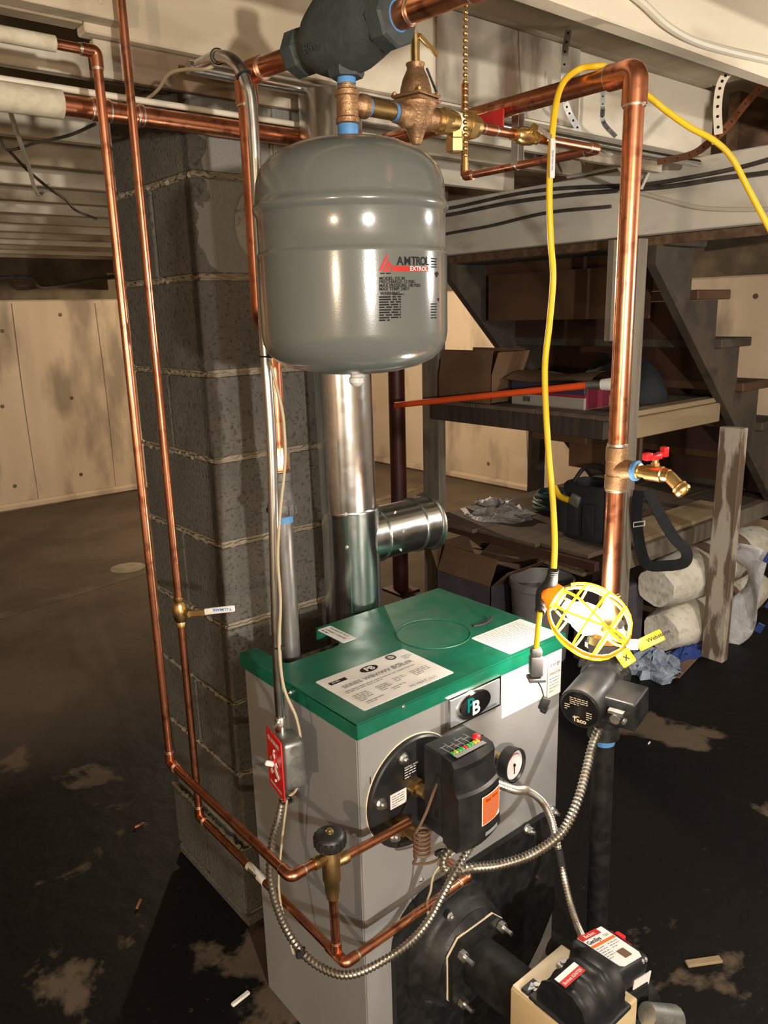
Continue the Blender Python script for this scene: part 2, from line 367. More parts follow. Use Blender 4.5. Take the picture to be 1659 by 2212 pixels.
# ceiling: board subfloor, joists along X, girder along Y
ce = struct(obj('ceiling', MB().bx((XL, YF, JT + .02), (XR + .25, YB + .25, JT + .06)), 'subfloor', smooth=False)); ce['label'] = 'board subfloor between painted joists'
bme = None
for i in range(int((YB - YF) / .18) + 1):                   # subfloor boards (laid along X)
    y = YF + i * .18
    if bme is None:
        o = obj('subfloor_board', MB().bx((XL, YF + .004, JT), (2.72, YF + .176, JT + .019)), 'subfloor', ce, smooth=False); bme = o.data
    else:
        o = bpy.data.objects.new('subfloor_board', bme); COL.objects.link(o); o.parent = ce; o.location = (0, i * .18, random.uniform(0, .004))
def joist(y0, mt, x0=XL, x1=2.79, t=.040, zb=JB):
    o = obj('joist', MB().bx((x0, y0, zb), (x1, y0 + t, JT), .003), mt, ce, smooth=False); return o
joist(-2.6, 'cream'); joist(-2.06, 'cream'); joist(-1.52, 'cream'); joist(-.98, 'cream'); joist(-.44, 'cream'); joist(.10, 'cream'); joist(.52, 'cream')
joist(.945, 'cream', x1=4.4)
joist(1.53, 'cream', x0=.60, x1=2.79)
y = 2.02; k = 0
while y < YB - .1:
    joist(y, 'joist_mix' if k < 1 else ('cream' if k % 2 else 'joist_mix')); y += .41 - (0.0 if k < 8 else .03); k += 1
# blocking, headers and odd boards around the chimney and left bay
def board(p, q, mt, nm='blocking_board', bev=.002): return obj(nm, MB().bx(p, q, bev), mt, ce, smooth=False)
board((.36, 1.49, JB + .015), (.66, 1.53, JT), 'cream')                                   # overlapping joist end with nail heads
board((-1.2, 1.53, JB + .012), (.598, 1.57, JT), 'joist_mix', 'joist')
board((-1.2, 1.60, 1.995), (.79, 1.625, 2.045), 'cream_stain', 'ledger_board')
board((1.22, 1.60, 1.995), (2.6, 1.625, 2.045), 'cream_stain', 'ledger_board')
board((.62, 1.548, 1.985), (1.50, 1.568, 2.048), 'cream_stain', 'ledger_board')
board((2.45, 1.571, JB + .02), (2.49, 2.018, JT), 'post_dark')
for (px, py) in ((218, 2), (262, 2)):
    p = ony(px, py, 1.489); obj('nail_head', MB().lathe(p + V((0, .002, 0)), (0, -1, 0), [(0, .006), (.003, .005), (.004, .001)], 10), 'cream', ce)
# stained patches are on the J1 joist face itself: a scab board nailed over it
obj('scab_board', MB().bx((1.46, 1.522, JB + .004), (2.02, 1.5295, JT - .002)), 'cream_stain', ce, smooth=False)
gd = obj('girder', MB().bx((2.73, 1.0, 1.81), (2.80, 4.6, JB - .001), .004), 'beam_cream', ce, smooth=False)
obj('girder', MB().bx((2.73, -2.9, 1.81), (2.80, .998, JB - .001), .004), 'beam_cream', ce, smooth=False)
obj('girder', MB().bx((2.73, 4.602, 1.81), (2.80, 6.9, JB - .001), .004), 'beam_cream', ce, smooth=False)
# rafters past the girder, dark floor above the stair side
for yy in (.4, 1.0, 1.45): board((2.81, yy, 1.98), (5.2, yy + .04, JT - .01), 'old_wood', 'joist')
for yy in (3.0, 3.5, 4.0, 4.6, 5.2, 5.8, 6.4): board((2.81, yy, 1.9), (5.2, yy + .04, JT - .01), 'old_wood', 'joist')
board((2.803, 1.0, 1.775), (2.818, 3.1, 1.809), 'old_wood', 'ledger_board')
# ================================================================ chimney of blocks
def parged():
    nt = M['block'].node_tree; b = nt.nodes['Principled BSDF']; L = nt.links; src = b.inputs['Base Color'].links[0].from_socket
    tc = nt.nodes.new('ShaderNodeTexCoord'); sp = nt.nodes.new('ShaderNodeSeparateXYZ'); L.new(tc.outputs['Object'], sp.inputs[0])
    n = nt.nodes.new('ShaderNodeTexNoise'); n.inputs['Scale'].default_value = 14; n.inputs['Detail'].default_value = 9; L.new(tc.outputs['Object'], n.inputs[0])
    def math_(op, a, c):
        m_ = nt.nodes.new('ShaderNodeMath'); m_.operation = op
        for i, q in enumerate((a, c)):
            if isinstance(q, (int, float)): m_.inputs[i].default_value = q
            else: L.new(q, m_.inputs[i])
        return m_.outputs[0]
    zz = math_('ADD', sp.outputs[2], math_('MULTIPLY', n.outputs[0], .22)); xx = math_('ADD', sp.outputs[0], math_('MULTIPLY', n.outputs[0], .14))
    mk = math_('MULTIPLY', math_('GREATER_THAN', zz, 1.76), math_('LESS_THAN', sp.outputs[1], 1.5752)); mk = math_('MULTIPLY', mk, math_('GREATER_THAN', xx, .895))
    mx = nt.nodes.new('ShaderNodeMix'); mx.data_type = 'RGBA'; L.new(mk, mx.inputs[0]); L.new(src, mx.inputs[6]); mx.inputs[7].default_value = (.20, .19, .172, 1); L.new(mx.outputs[2], b.inputs['Base Color'])
parged()
cx0, cx1, cy0, cy1 = .806, 1.205, 1.572, 1.970
ch = thing('chimney', 'square block chimney with tan mortar joints behind the boiler', 'chimney', (cx0, cy0, 0))
obj('mortar_core', MB().bx((cx0 + .006, cy0 + .006, 0), (cx1 - .006, cy1 - .006, 2.04)), 'mortar', ch, smooth=False)
zs = [-.17, .032, .235, .438, .634, .834, 1.036, 1.236, 1.428, 1.634, 1.838, 2.04]
for i in range(len(zs) - 1):
    z0, z1 = max(0, zs[i] + .008), zs[i + 1] - .006
    rnd = random.Random(i)
    off = -.014 if i <= 1 else 0                               # bottom courses sit a little proud
    if i % 2 == 0: cells = [((cx0, cy0), ((cx0 + cx1) / 2, cy1)), (((cx0 + cx1) / 2, cy0), (cx1, cy1))]
    else: cells = [((cx0, cy0), (cx1, (cy0 + cy1) / 2)), ((cx0, (cy0 + cy1) / 2), (cx1, cy1))]
    for (a, c) in cells:
        g = .005; j = rnd.uniform(-.003, .003); b = MB()
        b.bx((a[0] + (g if a[0] > cx0 else j + off), a[1] + (g if a[1] > cy0 else rnd.uniform(-.003, .003) + off * .6), z0), (c[0] - (g if c[0] < cx1 else 0), c[1] - (g if c[1] < cy1 else 0), z1), .005, 2)
        obj('block', b, 'block', ch, smooth=False)
rnd = random.Random(3)                                          # squeezed-out mortar blobs along the joints
b = MB()
for z in zs[2:-1]:
    ox = -.014 if z < .24 else 0; n = 40
    pts = [V((cx0 + ox + .001, cy1 - .39 * k / n, z + rnd.uniform(-.003, .003))) for k in range(n + 1)]
    b.tube(pts, [max(.0015, rnd.gauss(.0042, .0017)) for _ in pts], 6)
    pts = [V((cx0 + ox + .38 * k / n, cy0 + ox * .6 + .001, z + rnd.uniform(-.003, .003))) for k in range(n + 1)]
    b.tube(pts, [max(.0012, rnd.gauss(.0034, .0014)) for _ in pts], 6)
obj('mortar_squeeze', b, 'mortar', ch)['kind'] = 'stuff'
# parged smear and round flue stopper on the front face
c = ony(585, 490, cy0); b = MB(); b.lathe(c, (0, -1, 0), [(0, .092), (.005, .092), (.007, .084), (.011, .070), (.014, .03), (.014, .001)], 32)
st = obj('flue_stopper', b, 'block_smear', ch)
# ================================================================ steel column, stairs, shelves
t = thing('support_column', 'dark red round steel column standing behind the flue pipe', 'column', (2.765, 3.22, 0))
obj('shaft', MB().cyl((2.765, 3.22, .012), (2.765, 3.22, 1.797), .045, seg=24), 'lally_red', t)
obj('base_plate', MB().bx((2.69, 3.14, 0), (2.84, 3.30, .012)), 'lally_red', t); obj('cap_plate', MB().bx((2.69, 3.14, 1.797), (2.84, 3.30, 1.809)), 'lally_red', t)
sy0, sy1 = 1.74, 2.90
t = thing('staircase', 'dark wooden basement staircase with thick treads and closed risers', 'stairs', (2.8, sy0, 0))
run, rise = .226, .205; tx, tz = 2.647, 2.02
def step(i): return tx + i * run, tz - i * rise      # nose back x, tread top z
nst = 8
for sy in (sy0, sy1 - .04):
    up = [(2.83, 1.80)]; prof = []
    for i in range(nst + 1):
        x, z = step(i)
        prof += [(x - .005, z - .042), (x + run - .005, z - .042)]
    prof = [(max(2.82, x), min(z, 1.80)) for x, z in prof if z > .0]
    pts = [(2.82, 1.705)] + [(2.82, 1.80)] + [q for q in prof if q[0] > 2.83] + [(prof[-1][0], 0), (prof[-1][0] - .05, 0)]
    P = [V((x, sy, z)) for x, z in pts]
    b = MB(); b.prism(P, (0, .04, 0)); obj('stringer', b, 'stair_wood', t, smooth=False)
for i in range(1, nst + 1):
    x, z = step(i)
    if z < .05: break
    obj('tread', MB().bx((x - .01, sy0 - .035, z - .04), (x + run + .035, sy1 + .02, z), .004), 'stair_wood' if i % 2 else 'stair_board', t, smooth=False)
    obj('riser', MB().bx((x - .018, sy0 + .002, z + .001 if i > 1 else z), (x - .003, sy1, min(z + rise - .041, 1.80)), 0), 'riser_wood' if i != 2 else 'stair_board', t, smooth=False)
obj('back_panel', MB().bx((3.03, sy0 + .15, 1.50), (3.045, sy1 - .1, 1.72)), 'stair_board', t, smooth=False)
# shelf unit under the stairs
t = thing('shelf_unit', 'rough two-level wooden storage shelf built under the staircase', 'shelf', (2.7, 1.78, 0))
def post(x, y, z1, w, d, mt, z0=0): return obj('post', MB().bx((x - w / 2, y - d / 2, z0), (x + w / 2, y + d / 2, z1), .003), mt, t, smooth=False)
post(2.70, 2.86, 1.80, .05, .12, 'post_grey')
post(2.765, 1.803, 1.80, .06, .085, 'post_pale')
obj('post_cleat', MB().bx((2.70, 1.846, 1.42), (2.73, 1.876, 1.80), .002), 'post_pale', t, smooth=False)
post(3.20, 1.565, 1.05, .05, .10, 'post_worn')
post(4.2, 2.83, .52, .05, .12, 'post_dark'); post(3.52, 2.87, 1.11, .05, .09, 'post_dark')
us = 1.135
for i, (ya, yb) in enumerate(((1.848, 2.15), (2.155, 2.50), (2.505, 2.84))): obj('upper_plank', MB().bx((2.62, ya, us - .018), (3.50, yb, us), .002), 'ply', t, smooth=False)
obj('upper_rail', MB().bx((2.80, 1.762, us - .105), (3.46, 1.80, us - .019), .003), 'plank_pale', t, smooth=False)
obj('upper_rail', MB().bx((2.80, 1.775, us - .018), (3.48, 1.846, us + .004), .003), 'plank_pale', t, smooth=False); obj('upper_plank', MB().bx((2.62, 1.775, us - .018), (2.732, 1.846, us), .002), 'ply', t, smooth=False)
obj('upper_rail', MB().bx((2.70, 2.84, us - .10), (3.55, 2.875, us - .019), .003), 'post_dark', t, smooth=False)
obj('upper_brace', MB().bx((2.645, 1.82, us - .10), (2.68, 2.82, us - .019), .003), 'post_dark', t, smooth=False)
obj('brace_block', MB().bx((2.85, 2.05, us - .17), (2.89, 2.35, us - .1), .003), 'stair_board', t, smooth=False)
obj('hanger_panel', MB().bx((2.93, 1.83, .84), (2.95, 2.2, us - .02), .003), 'stair_board', t, smooth=False)
ls = .555
for i, (ya, yb) in enumerate(((1.848, 2.1), (2.105, 2.45), (2.455, 2.78))): obj('lower_plank', MB().bx((2.62 - .03 * i, ya, ls - .02), (4.15, yb, ls), .003), 'ply', t, smooth=False)
obj('lower_plank', MB().bx((2.80, 1.80, ls - .02), (4.15, 1.846, ls), .002), 'ply', t, smooth=False); obj('lower_rail', MB().bx((2.80, 1.765, ls - .085), (4.2, 1.80, ls - .003), .003), 'post_worn' if 0 else 'post_grey', t, smooth=False)
obj('lower_plank', MB().bx((2.85, 1.785, ls), (3.75, 1.98, ls + .02), .003), 'plank_pale', t, smooth=False)
obj('lower_brace', MB().bx((2.60, 1.80, ls - .06), (2.63, 2.82, ls - .021), .003), 'riser_wood', t, smooth=False)
# ================================================================ boiler
X0, X1, Y0, Y1, ZT = .735, 1.303, .979, 1.372, .862
bo = thing('boiler', 'grey steel oil boiler with green lid standing on the basement floor', 'boiler', (X0, Y0, 0))
obj('left_panel', MB().bx((X0, Y0 + .004, .0), (X0 + .012, Y1, ZT - .006), .003), 'jacket', bo, smooth=False)
obj('right_panel', MB().bx((X1 - .012, Y0 + .004, .0), (X1, Y1, ZT - .006), .003), 'jacket', bo, smooth=False)
obj('back_panel', MB().bx((X0 + .013, Y1 - .012, .0), (X1 - .013, Y1, ZT - .05), 0), 'jacket', bo, smooth=False)
obj('front_panel', MB().bx((X0 + .001, Y0, .0), (X1 - .001, Y0 + .012, ZT - .006), .003), 'jacket', bo, smooth=False)
obj('inner_block', MB().bx((X0 + .02, Y0 + .02, .02), (X1 - .02, Y1 - .02, ZT - .040)), 'insul_dark', bo, smooth=False)
obj('base_skirt', MB().bx((X0 + .01, Y0 + .006, 0), (X1 - .01, Y1 - .01, .018)), 'iron_black', bo, smooth=False)
# lid with the notch that lets the riser through
lx0, lx1, ly0, ly1 = X0 - .006, X1 + .006, Y0 - .005, Y1 + .004
def rc(cx, cy, r, a0, a1, n=6): return [(cx + r * math.cos(math.radians(a0 + (a1 - a0) * k / n)), cy + r * math.sin(math.radians(a0 + (a1 - a0) * k / n))) for k in range(n + 1)]
nx0, nx1, ny = .772, .925, 1.262
top = [(lx0, ly0), (lx1, ly0), (lx1, ly1), (nx1, ly1)] + rc(nx1 - .035, ny + .035, .035, 0, -90) + rc(nx0 + .015, ny + .015, .015, 270, 180) + [(nx0, ly1), (lx0, ly1)]
b = MB(); b.prism([V((x, y, ZT - .003)) for x, y in top], (0, 0, .003))
zb = ZT - .031
b.bx((lx0, ly0, zb), (lx1, ly0 + .0025, ZT - .001)); b.bx((lx0, ly0, zb), (lx0 + .0025, ly1, ZT - .001)); b.bx((lx1 - .0025, ly0, zb), (lx1, ly1, ZT - .001)); b.bx((nx1, ly1 - .0025, zb), (lx1, ly1, ZT - .001))
lid = obj('lid', b, 'lid_green', bo, label='green painted steel lid', smooth=False)
obj('lid_edge', MB().tube([(lx0 + .0015, ly1, ZT - .0015), (lx0 + .0015, ly0 + .0015, ZT - .0015), (lx1 - .0015, ly0 + .0015, ZT - .0015), (lx1 - .0015, ly1, ZT - .0015)], .0022, 8), 'lid_green', lid)
c = V((1.098, 1.172, ZT)); obj('knockout_ring', MB().ring(c, (0, 0, 1), .082, .0016, 48, 6), 'lid_green', lid)
obj('lid_handle_slot', MB().tube(spline([onz(1022, 1353, ZT + .001), onz(1045, 1348, ZT + .002), onz(1058, 1340, ZT + .006), onz(1062, 1331, ZT + .012)], 6), .004, 8), 'rubber', lid)
for px, py in ((612, 1490), (630, 1506)): 
    pass
bolt(lid, (lx0 - .0002, onx(628, 1505, lx0).y, ZT - .018), (-1, 0, 0), .0045, .004, name='screw')
for q in ((880, 1550),): bolt(lid, ony(872, 1527, ly0), (0, -1, 0), .003, .002, name='screw')
# lid labels
def sticker(name, x0, x1, y0, y1, parent, z=ZT, mt='paper', label=None):
    P = rc(x1 - .004, y1 - .004, .004, 0, 90, 3) + rc(x0 + .004, y1 - .004, .004, 90, 180, 3) + rc(x0 + .004, y0 + .004, .004, 180, 270, 3) + rc(x1 - .004, y0 + .004, .004, 270, 360, 3)
    b = MB(); b.prism([V((x, y, z)) for x, y in P], (0, 0, .0006)); return obj(name, b, mt, parent, label, smooth=False)
xr, yu = V((1, 0, 0)), V((0, 1, 0)); zl = ZT + .0006
s = sticker('rating_label', .769, .995, 1.003, 1.156, lid, label='large white rating label reading SERIES WBV/WV BOILER')
text('lettering', 'SERIES WBV/WV BOILER', (.882, 1.094, zl), xr, yu, .0165, 'ink_light', s, 'CENTER', bold=.0002)
text('lettering', 'PB HEAT, LLC', (.925, 1.012, zl), xr, yu, .0115, 'ink_light', s, 'CENTER')
b = MB(); b.prism([V((.882 + .021 * math.cos(a * math.pi / 16), 1.130 + .012 * math.sin(a * math.pi / 16), zl)) for a in range(32)], (0, 0, .0004)); obj('emblem', b, 'ink', s)
text('lettering', 'PB', (.882, 1.122, zl + .0005), xr, yu, .021, 'white_print', s, 'CENTER', bold=.0006)
b = MB(); b.ring((.948, 1.140, zl), (0, 0, 1), .0105, .0009, 24, 4); b.ring((.948, 1.140, zl), (0, 0, 1), .008, .0006, 24, 4); obj('seal', b, 'ink', s)
text('lettering', 'ETL', (.948, 1.1365, zl), xr, yu, .009, 'ink', s, 'CENTER')
b = MB(); b.bx((.783, 1.122, zl), (.823, 1.133, zl + .0004)); obj('badge', b, 'ink', s, smooth=False)
text('lettering', 'AHRI', (.787, 1.1242, zl + .0005), xr, yu, .009, 'white_print', s)
b = MB(); rn = random.Random(5)
for x_, y_, w_, r_ in ((.785, 1.081, .195, 2), (.785, 1.058, .04, 5), (.84, 1.058, .035, 4), (.885, 1.062, .035, 3), (.93, 1.062, .05, 4), (.79, 1.024, .05, 2), (.86, 1.034, .04, 2), (.965, 1.126, .025, 3), (.92, 1.106, .06, 1)):
    greek(b, (x_, y_, zl), xr, yu, w_, r_, .0062, .0036, rnd=rn)
obj('print', b, 'ink_light', s, smooth=False)['kind'] = 'stuff'
s = sticker('caution_label', 1.138, 1.300, .984, 1.096, lid, label='white instruction label at the lid corner under the work light')
b = MB(); greek(b, (1.145, 1.086, zl), xr, yu, .15, 15, .0066, .0030, rnd=rn); obj('print', b, 'ink_light', s, smooth=False)['kind'] = 'stuff'
s = sticker('notice_label', .920, .957, 1.266, 1.364, lid, label='small white notice label beside the lid notch')
text('lettering', 'THIS BOILER MUST', (.946, 1.355, zl), -yu, xr, .0085, 'ink', s, sx=1.0); text('lettering', 'CONNECT DAMPER', (.934, 1.355, zl), -yu, xr, .0085, 'ink', s)
b = MB(); greek(b, (.926, 1.355, zl), -yu, xr, .06, 1, .006, .004, rnd=rn); obj('print', b, 'ink', s, smooth=False)['kind'] = 'stuff'
# front panel badge and labels
zu = V((0, 0, 1)); yf = Y0
def fsticker(name, x0, x1, z0, z1, y=yf, mt='paper', parent=None, label=None, th=.0007):
    b = MB(); b.bx((x0, y - th, z0), (x1, y, z1)); return obj(name, b, mt, parent or bo, label, smooth=False)
pl = fsticker('badge_plate', .946, 1.095, .768, .834, yf, 'chrome', label='raised silver maker badge with black oval', th=.009)
obj('badge_field', MB().bx((.951, yf - .0105, .773), (1.090, yf - .0091, .829)), 'silver_label', pl, smooth=False)
bc = V((1.013, yf - .0105, .801))
b = MB(); b.prism([bc + V((.047 * math.cos(a * math.pi / 24), 0, .0285 * math.sin(a * math.pi / 24))) for a in range(48)], (0, -.002, 0)); b.bevel(.001, 1, 60); obj('oval_rim', b, 'chrome', pl)
b = MB(); b.prism([bc + V((.0035 + .042 * math.cos(a * math.pi / 24), -.002, .001 + .0245 * math.sin(a * math.pi / 24))) for a in range(48)], (0, -.0025, 0)); b.bevel(.001, 1, 60); obj('oval', b, 'emblem_black', pl)
text('lettering', 'P', (.990, yf - .0152, .792), xr, zu, .040, 'teal_print', pl, bold=.0012); text('lettering', 'B', (1.004, yf - .0154, .782), xr, zu, .040, 'white_print', pl, bold=.0012)
text('lettering', 'PEERLESS BOILERS', (1.034, yf - .0106, .776), xr, zu, .0058, 'ink', pl)
s = fsticker('instruction_label', 1.108, 1.253, .729, .826, label='white lighting-instruction label on the front panel')
b = MB(); greek(b, (1.118, yf - .001, .814), xr, zu, .06, 12, .0068, .003, rnd=rn); greek(b, (1.185, yf - .001, .814), xr, zu, .06, 11, .0068, .003, rnd=rn); obj('print', b, 'white_rubber', s, smooth=False)['kind'] = 'stuff'
s = fsticker('energy_label', 1.257, 1.302, .722, .826, label='narrow white efficiency label with star at the front corner')
text('lettering', 'energy', (1.279, yf - .001, .795), xr, zu, .0125, 'ink', s, 'CENTER'); text('lettering', 'ENERGY STAR', (1.279, yf - .001, .776), xr, zu, .0068, 'ink', s, 'CENTER', sx=.82)
b = MB()
for q in ((1.259, .822, 1.300, .8225), (1.259, .774, 1.300, .7745), (1.259, .7845, 1.300, .785), (1.259, .774, 1.2595, .8225), (1.2995, .774, 1.300, .8225)): b.bx((q[0], yf - .0012, q[1]), (q[2], yf - .0008, q[3]))
b.tube([V((1.279 + .019 * math.cos(math.pi * k / 16), yf - .001, .796 + .019 * math.sin(math.pi * k / 16))) for k in range(17)], .0004, 5)
st = [V((1.293 + (.007 if k % 2 == 0 else .003) * math.cos(math.pi / 2 + k * math.pi / 5), yf - .001, .803 + (.007 if k % 2 == 0 else .003) * math.sin(math.pi / 2 + k * math.pi / 5))) for k in range(10)]
b.tube(st + [st[0]], .0004, 5); greek(b, (1.261, yf - .001, .765), xr, zu, .036, 5, .0075, .003, rnd=rn); obj('print', b, 'ink_light', s, smooth=False)['kind'] = 'stuff'
s = fsticker('wiring_label', 1.085, 1.112, .560, .625, label='small white wiring label half hidden by the control box'); b = MB(); greek(b, (1.088, yf - .001, .618), xr, zu, .02, 8, .007, .003, rnd=rn); obj('print', b, 'ink_light', s, smooth=False)['kind'] = 'stuff'
obj('seam_mark', MB().bx((.758, yf - .0006, .715), (.7595, yf, .745)), 'ink', bo, smooth=False)
for px, py in ((764, 1806), (910, 1900)): bolt(bo, ony(px, py, yf), (0, -1, 0), .004, .003, name='screw')
# upper round cover plate with bolts
cc = V((.857, yf, .677)); b = MB(); b.lathe(cc, (0, -1, 0), [(0, .111), (.010, .111), (.013, .108), (.013, .001)], 56)
cp = obj('coil_plate', b, 'black_satin', bo, label='black round cover plate bolted to the front')
obj('plate_gasket', MB().ring(cc + V((0, -.001, 0)), (0, 1, 0), .111, .0015, 56, 6), 'gasket', cp)
for k in range(6):
    a = math.radians(30 + 60 * k); bolt(cp, cc + V((.088 * math.cos(a + .35), -.013, .088 * math.sin(a + .35))), (0, -1, 0), .0085, .009)
s = fsticker('plate_label', .793, .832, .668, .698, yf - .0131, 'paper', cp); b = MB(); greek(b, (.796, yf - .014, .692), xr, zu, .034, 5, .005, .0025, rnd=rn); obj('print', b, 'ink_light', s, smooth=False)['kind'] = 'stuff'
s = fsticker('warning_sticker', .826, .862, .715, .745, yf - .0131, 'ink', cp); text('lettering', 'INSTALL WITH', (.828, yf - .0145, .738), xr, zu, .005, 'white_print', s); b = MB(); greek(b, (.828, yf - .0142, .734), xr, zu, .03, 4, .0055, .0028, rnd=rn); obj('print', b, 'white_print', s, smooth=False)['kind'] = 'stuff'
b = MB(); b.cyl((.850, yf - .013, .695), (.850, yf - .03, .695), .017, seg=6); b.cyl((.850, yf - .03, .695), (.850, yf - .05, .695), .012); obj('plug', b, 'brass_dull', cp)
b = MB(); b.hexn((.815, yf - .013, .630), (.815, yf - .032, .630), .019); b.cyl((.815, yf - .03, .630), (.815, yf - .060, .630), .013); obj('bushing', b, 'brass_dull', cp)
b = MB(); b.hexn((.840, yf - .013, .603), (.840, yf - .028, .603), .012); obj('plug', b, 'zinc', cp)
# lower black burner door
zt = .440; xL, xRt = .795, 1.285
P = [(xL, .0), (xL, zt - .10)] + [(xL + .10 - .10 * math.cos(math.radians(a)), zt - .10 + .10 * math.sin(math.radians(a))) for a in range(15, 91, 15)] + [(xRt - .04 + .04 * math.sin(math.radians(a)), zt - .04 + .04 * math.cos(math.radians(a))) for a in range(0, 91, 18)] + [(xRt + .003, .17), (1.24, .10), (1.20, .06), (1.16, .0)]
b = MB(); b.prism([V((x, yf, z)) for x, z in P], (0, -.014, 0)); b.bevel(.003, 2, 50); dr = obj('burner_door', b, 'iron_black', bo, label='large black cast burner door')
for px, py in ((1138, 1790), (1190, 1750), (915, 2148)): bolt(dr, ony(px, py, yf - (.014 if py > 1760 else 0)), (0, -1, 0), .0085, .016, name='stud_nut')
dc = V((.957, yf - .014, .270))
b = MB(); b.lathe(dc, (0, -1, 0), [(0, .140), (.008, .137), (.014, .118), (.022, .112), (.042, .106), (.052, .095), (.052, .001)], 48); hub = obj('burner_hub', b, 'iron_black', dr)
for px, py in ((972, 1979), (973, 2016), (974, 2060)): bolt(hub, ony(px, py, yf - .045), (0, -1, 0), .007, .007)
b = MB(); q = ony(1160, 1895, yf - .014); b.cyl(q, q + V((0, -.004, 0)), .004); obj('sight_screw', b, 'brass', dr)
b = MB(); q = V((.845, yf - .02, .045)); b.cyl(q + V((-.03, 0, 0)), q + V((.05, -.02, 0)), .010); b.hexn(q + V((.05, -.02, 0)), q + V((.075, -.026, 0)), .014); b.cyl(q + V((.02, -.01, 0)), q + V((.02, -.01, .03)), .007); b.box(q + V((.02, -.01, .033)), (.035, .012, .006)); obj('drain_cock', b, 'zinc', bo)
# pressure gauge
gc = V((1.094, yf - .038, .648)); t = thing('pressure_gauge', 'round pressure gauge with white dial beside the black control box', 'gauge', gc)
ax = V((.12, -1, .05)).normalized(); b = MB(); b.lathe(gc - ax * .014, ax, [(0, .028), (.004, .034), (.024, .036), (.028, .036), (.029, .033), (.024, .031)], 32, cap=False); obj('case', b, 'black_satin', t)
b = MB(); b.lathe(gc - ax * .013, ax, [(0, .030), (.018, .031)], 32); obj('rim_body', b, 'galv', t)
b = MB(); b.lathe(gc, ax, [(.008, .031), (.0085, .0305), (.009, .001)], 32); dl = obj('dial', b, 'glass_face', t)
u_, v_ = ortho(ax); b = MB(); b.box(gc + ax * .0100 + v_ * .008, (.0015, .0015, .024)); b.cyl(gc + ax * .009, gc + ax * .012, .003, seg=8); obj('needle', b, 'ink', dl)
b = MB(); b.tube([gc + ax * .0098 + (v_ * math.cos(a * .2 + 2.4) + u_ * math.sin(a * .2 + 2.4)) * .024 for a in range(8)], .0009, 5); obj('red_arc', b, 'red_print', dl)
obj('stem', MB().cyl(gc - ax * .012, (gc.x + .005, yf - .0005, gc.z), .008), 'brass', t)
# ================================================================ control box (aquastat)
ax0, ax1, ay0, ay1, az0, az1 = .844, .948, .838, .930, .617, .797
t = thing('control_box', 'black plastic boiler control box with orange label and indicator lights', 'control box', (ax0, ay0, az0))
obj('back_housing', MB().bx((ax0, ay0 + .044, az0 + .012), (ax1, ay1, az1), .003, 2), 'black_plastic', t, smooth=False)
def cov(u, v):
    return None
b = MB(); N = 10; rings = []
for k in range(N + 1):                              # front cover: gently concave top edge, bowed front
    s_ = k / N; x = ax0 + (ax1 - ax0) * s_; bow = .010 * math.sin(math.pi * s_); dip = .0
    rings.append([V((x, ay0 + .0435, az0 + .004)), V((x, ay0 + .0435, az1 - .001)), V((x, ay0 + .020, az1 - .004)), V((x, ay0 + .008 - bow * .3 + .006, az1 - .014 - .004 * math.sin(math.pi * s_))), V((x, ay0 + .016 - bow * .2, az1 - .030)), V((x, ay0 + .010 - bow, az1 - .064)), V((x, ay0 + .004 - bow, az1 - .068)), V((x, ay0 - bow, az0 + .02)), V((x, ay0 + .010 - bow * .5, az0 - .006 * math.sin(math.pi * s_)))])
b.loft(rings); cv = obj('front_cover', b, 'black_satin', t, ang=30)
obj('seam', MB().bx((ax0 - .0006, ay0 + .0437, az0 + .014), (ax1 + .0006, ay0 + .0447, az1 + .0004)), 'ink', t, smooth=False)
b = MB()
for k in range(6): b.bx((ax0 + .016 + k * .0125, ay1 - .052, az1), (ax0 + .0175 + k * .0125, ay1 - .028 + (.006 if k % 2 else 0), az1 + .0005))
for k in range(5): b.bx((ax0 + .012 + k * .0125, ay1 - .030 - (k % 3) * .006, az1), (ax0 + .028 + k * .0125, ay1 - .0285 - (k % 3) * .006, az1 + .0005))
obj('legend_print', b, 'ink_light', t, smooth=False)['kind'] = 'stuff'
obj('led_strip', MB().bx((ax0 + .014, ay1 - .072, az1), (ax0 + .088, ay1 - .062, az1 + .0006)), 'ink_light', t, smooth=False)
for k, c in enumerate(('green', 'yellow', 'green', 'green', 'red', 'green', 'green', 'yellow', 'yellow')):
    obj('led', MB().bx((ax0 + .014 + k * .0078, ay1 - .062, az1), (ax0 + .0205 + k * .0078, ay1 - .053, az1 + .003), .001), 'led_' + c, t)
obj('reset_button', MB().lathe((ax0 + .086, ay1 - .048, az1), (0, 0, 1), [(0, .0085), (.004, .0085), (.007, .006), (.008, .001)], 20), 'red_plastic', t, label='round red reset button')
def covy(x): s_ = (x - ax0) / (ax1 - ax0); return ay0 - .010 * math.sin(math.pi * s_) - .0008
b = MB(); P = [(.889, .723), (.944, .716), (.944, .674), (.938, .663), (.888, .668)]
b.grid(10, 2, lambda u, v: V((.888 + .054 * u, covy(.888 + .054 * u) - .0003, .662 + .058 * v))); lb = obj('white_backing', b, 'paper', t)
b = MB(); b.grid(10, 2, lambda u, v: V((.890 + .050 * u, covy(.890 + .050 * u) - .0009, .664 + .012 * max(0, u - .75) * 3 * (1 - v) + (.054 - .012 * max(0, u - .75) * 3 * (1 - v)) * v))); ol = obj('orange_label', b, 'orange_label', t, label='orange instruction label on the control box')
text('lettering', 'Easy Setup', (0, 0, 0), xr, zu, .0085, 'ink', ol, 'CENTER', fn=lambda a, c: V((.915 + a, covy(.915 + a) - .0018, .708 + c)))
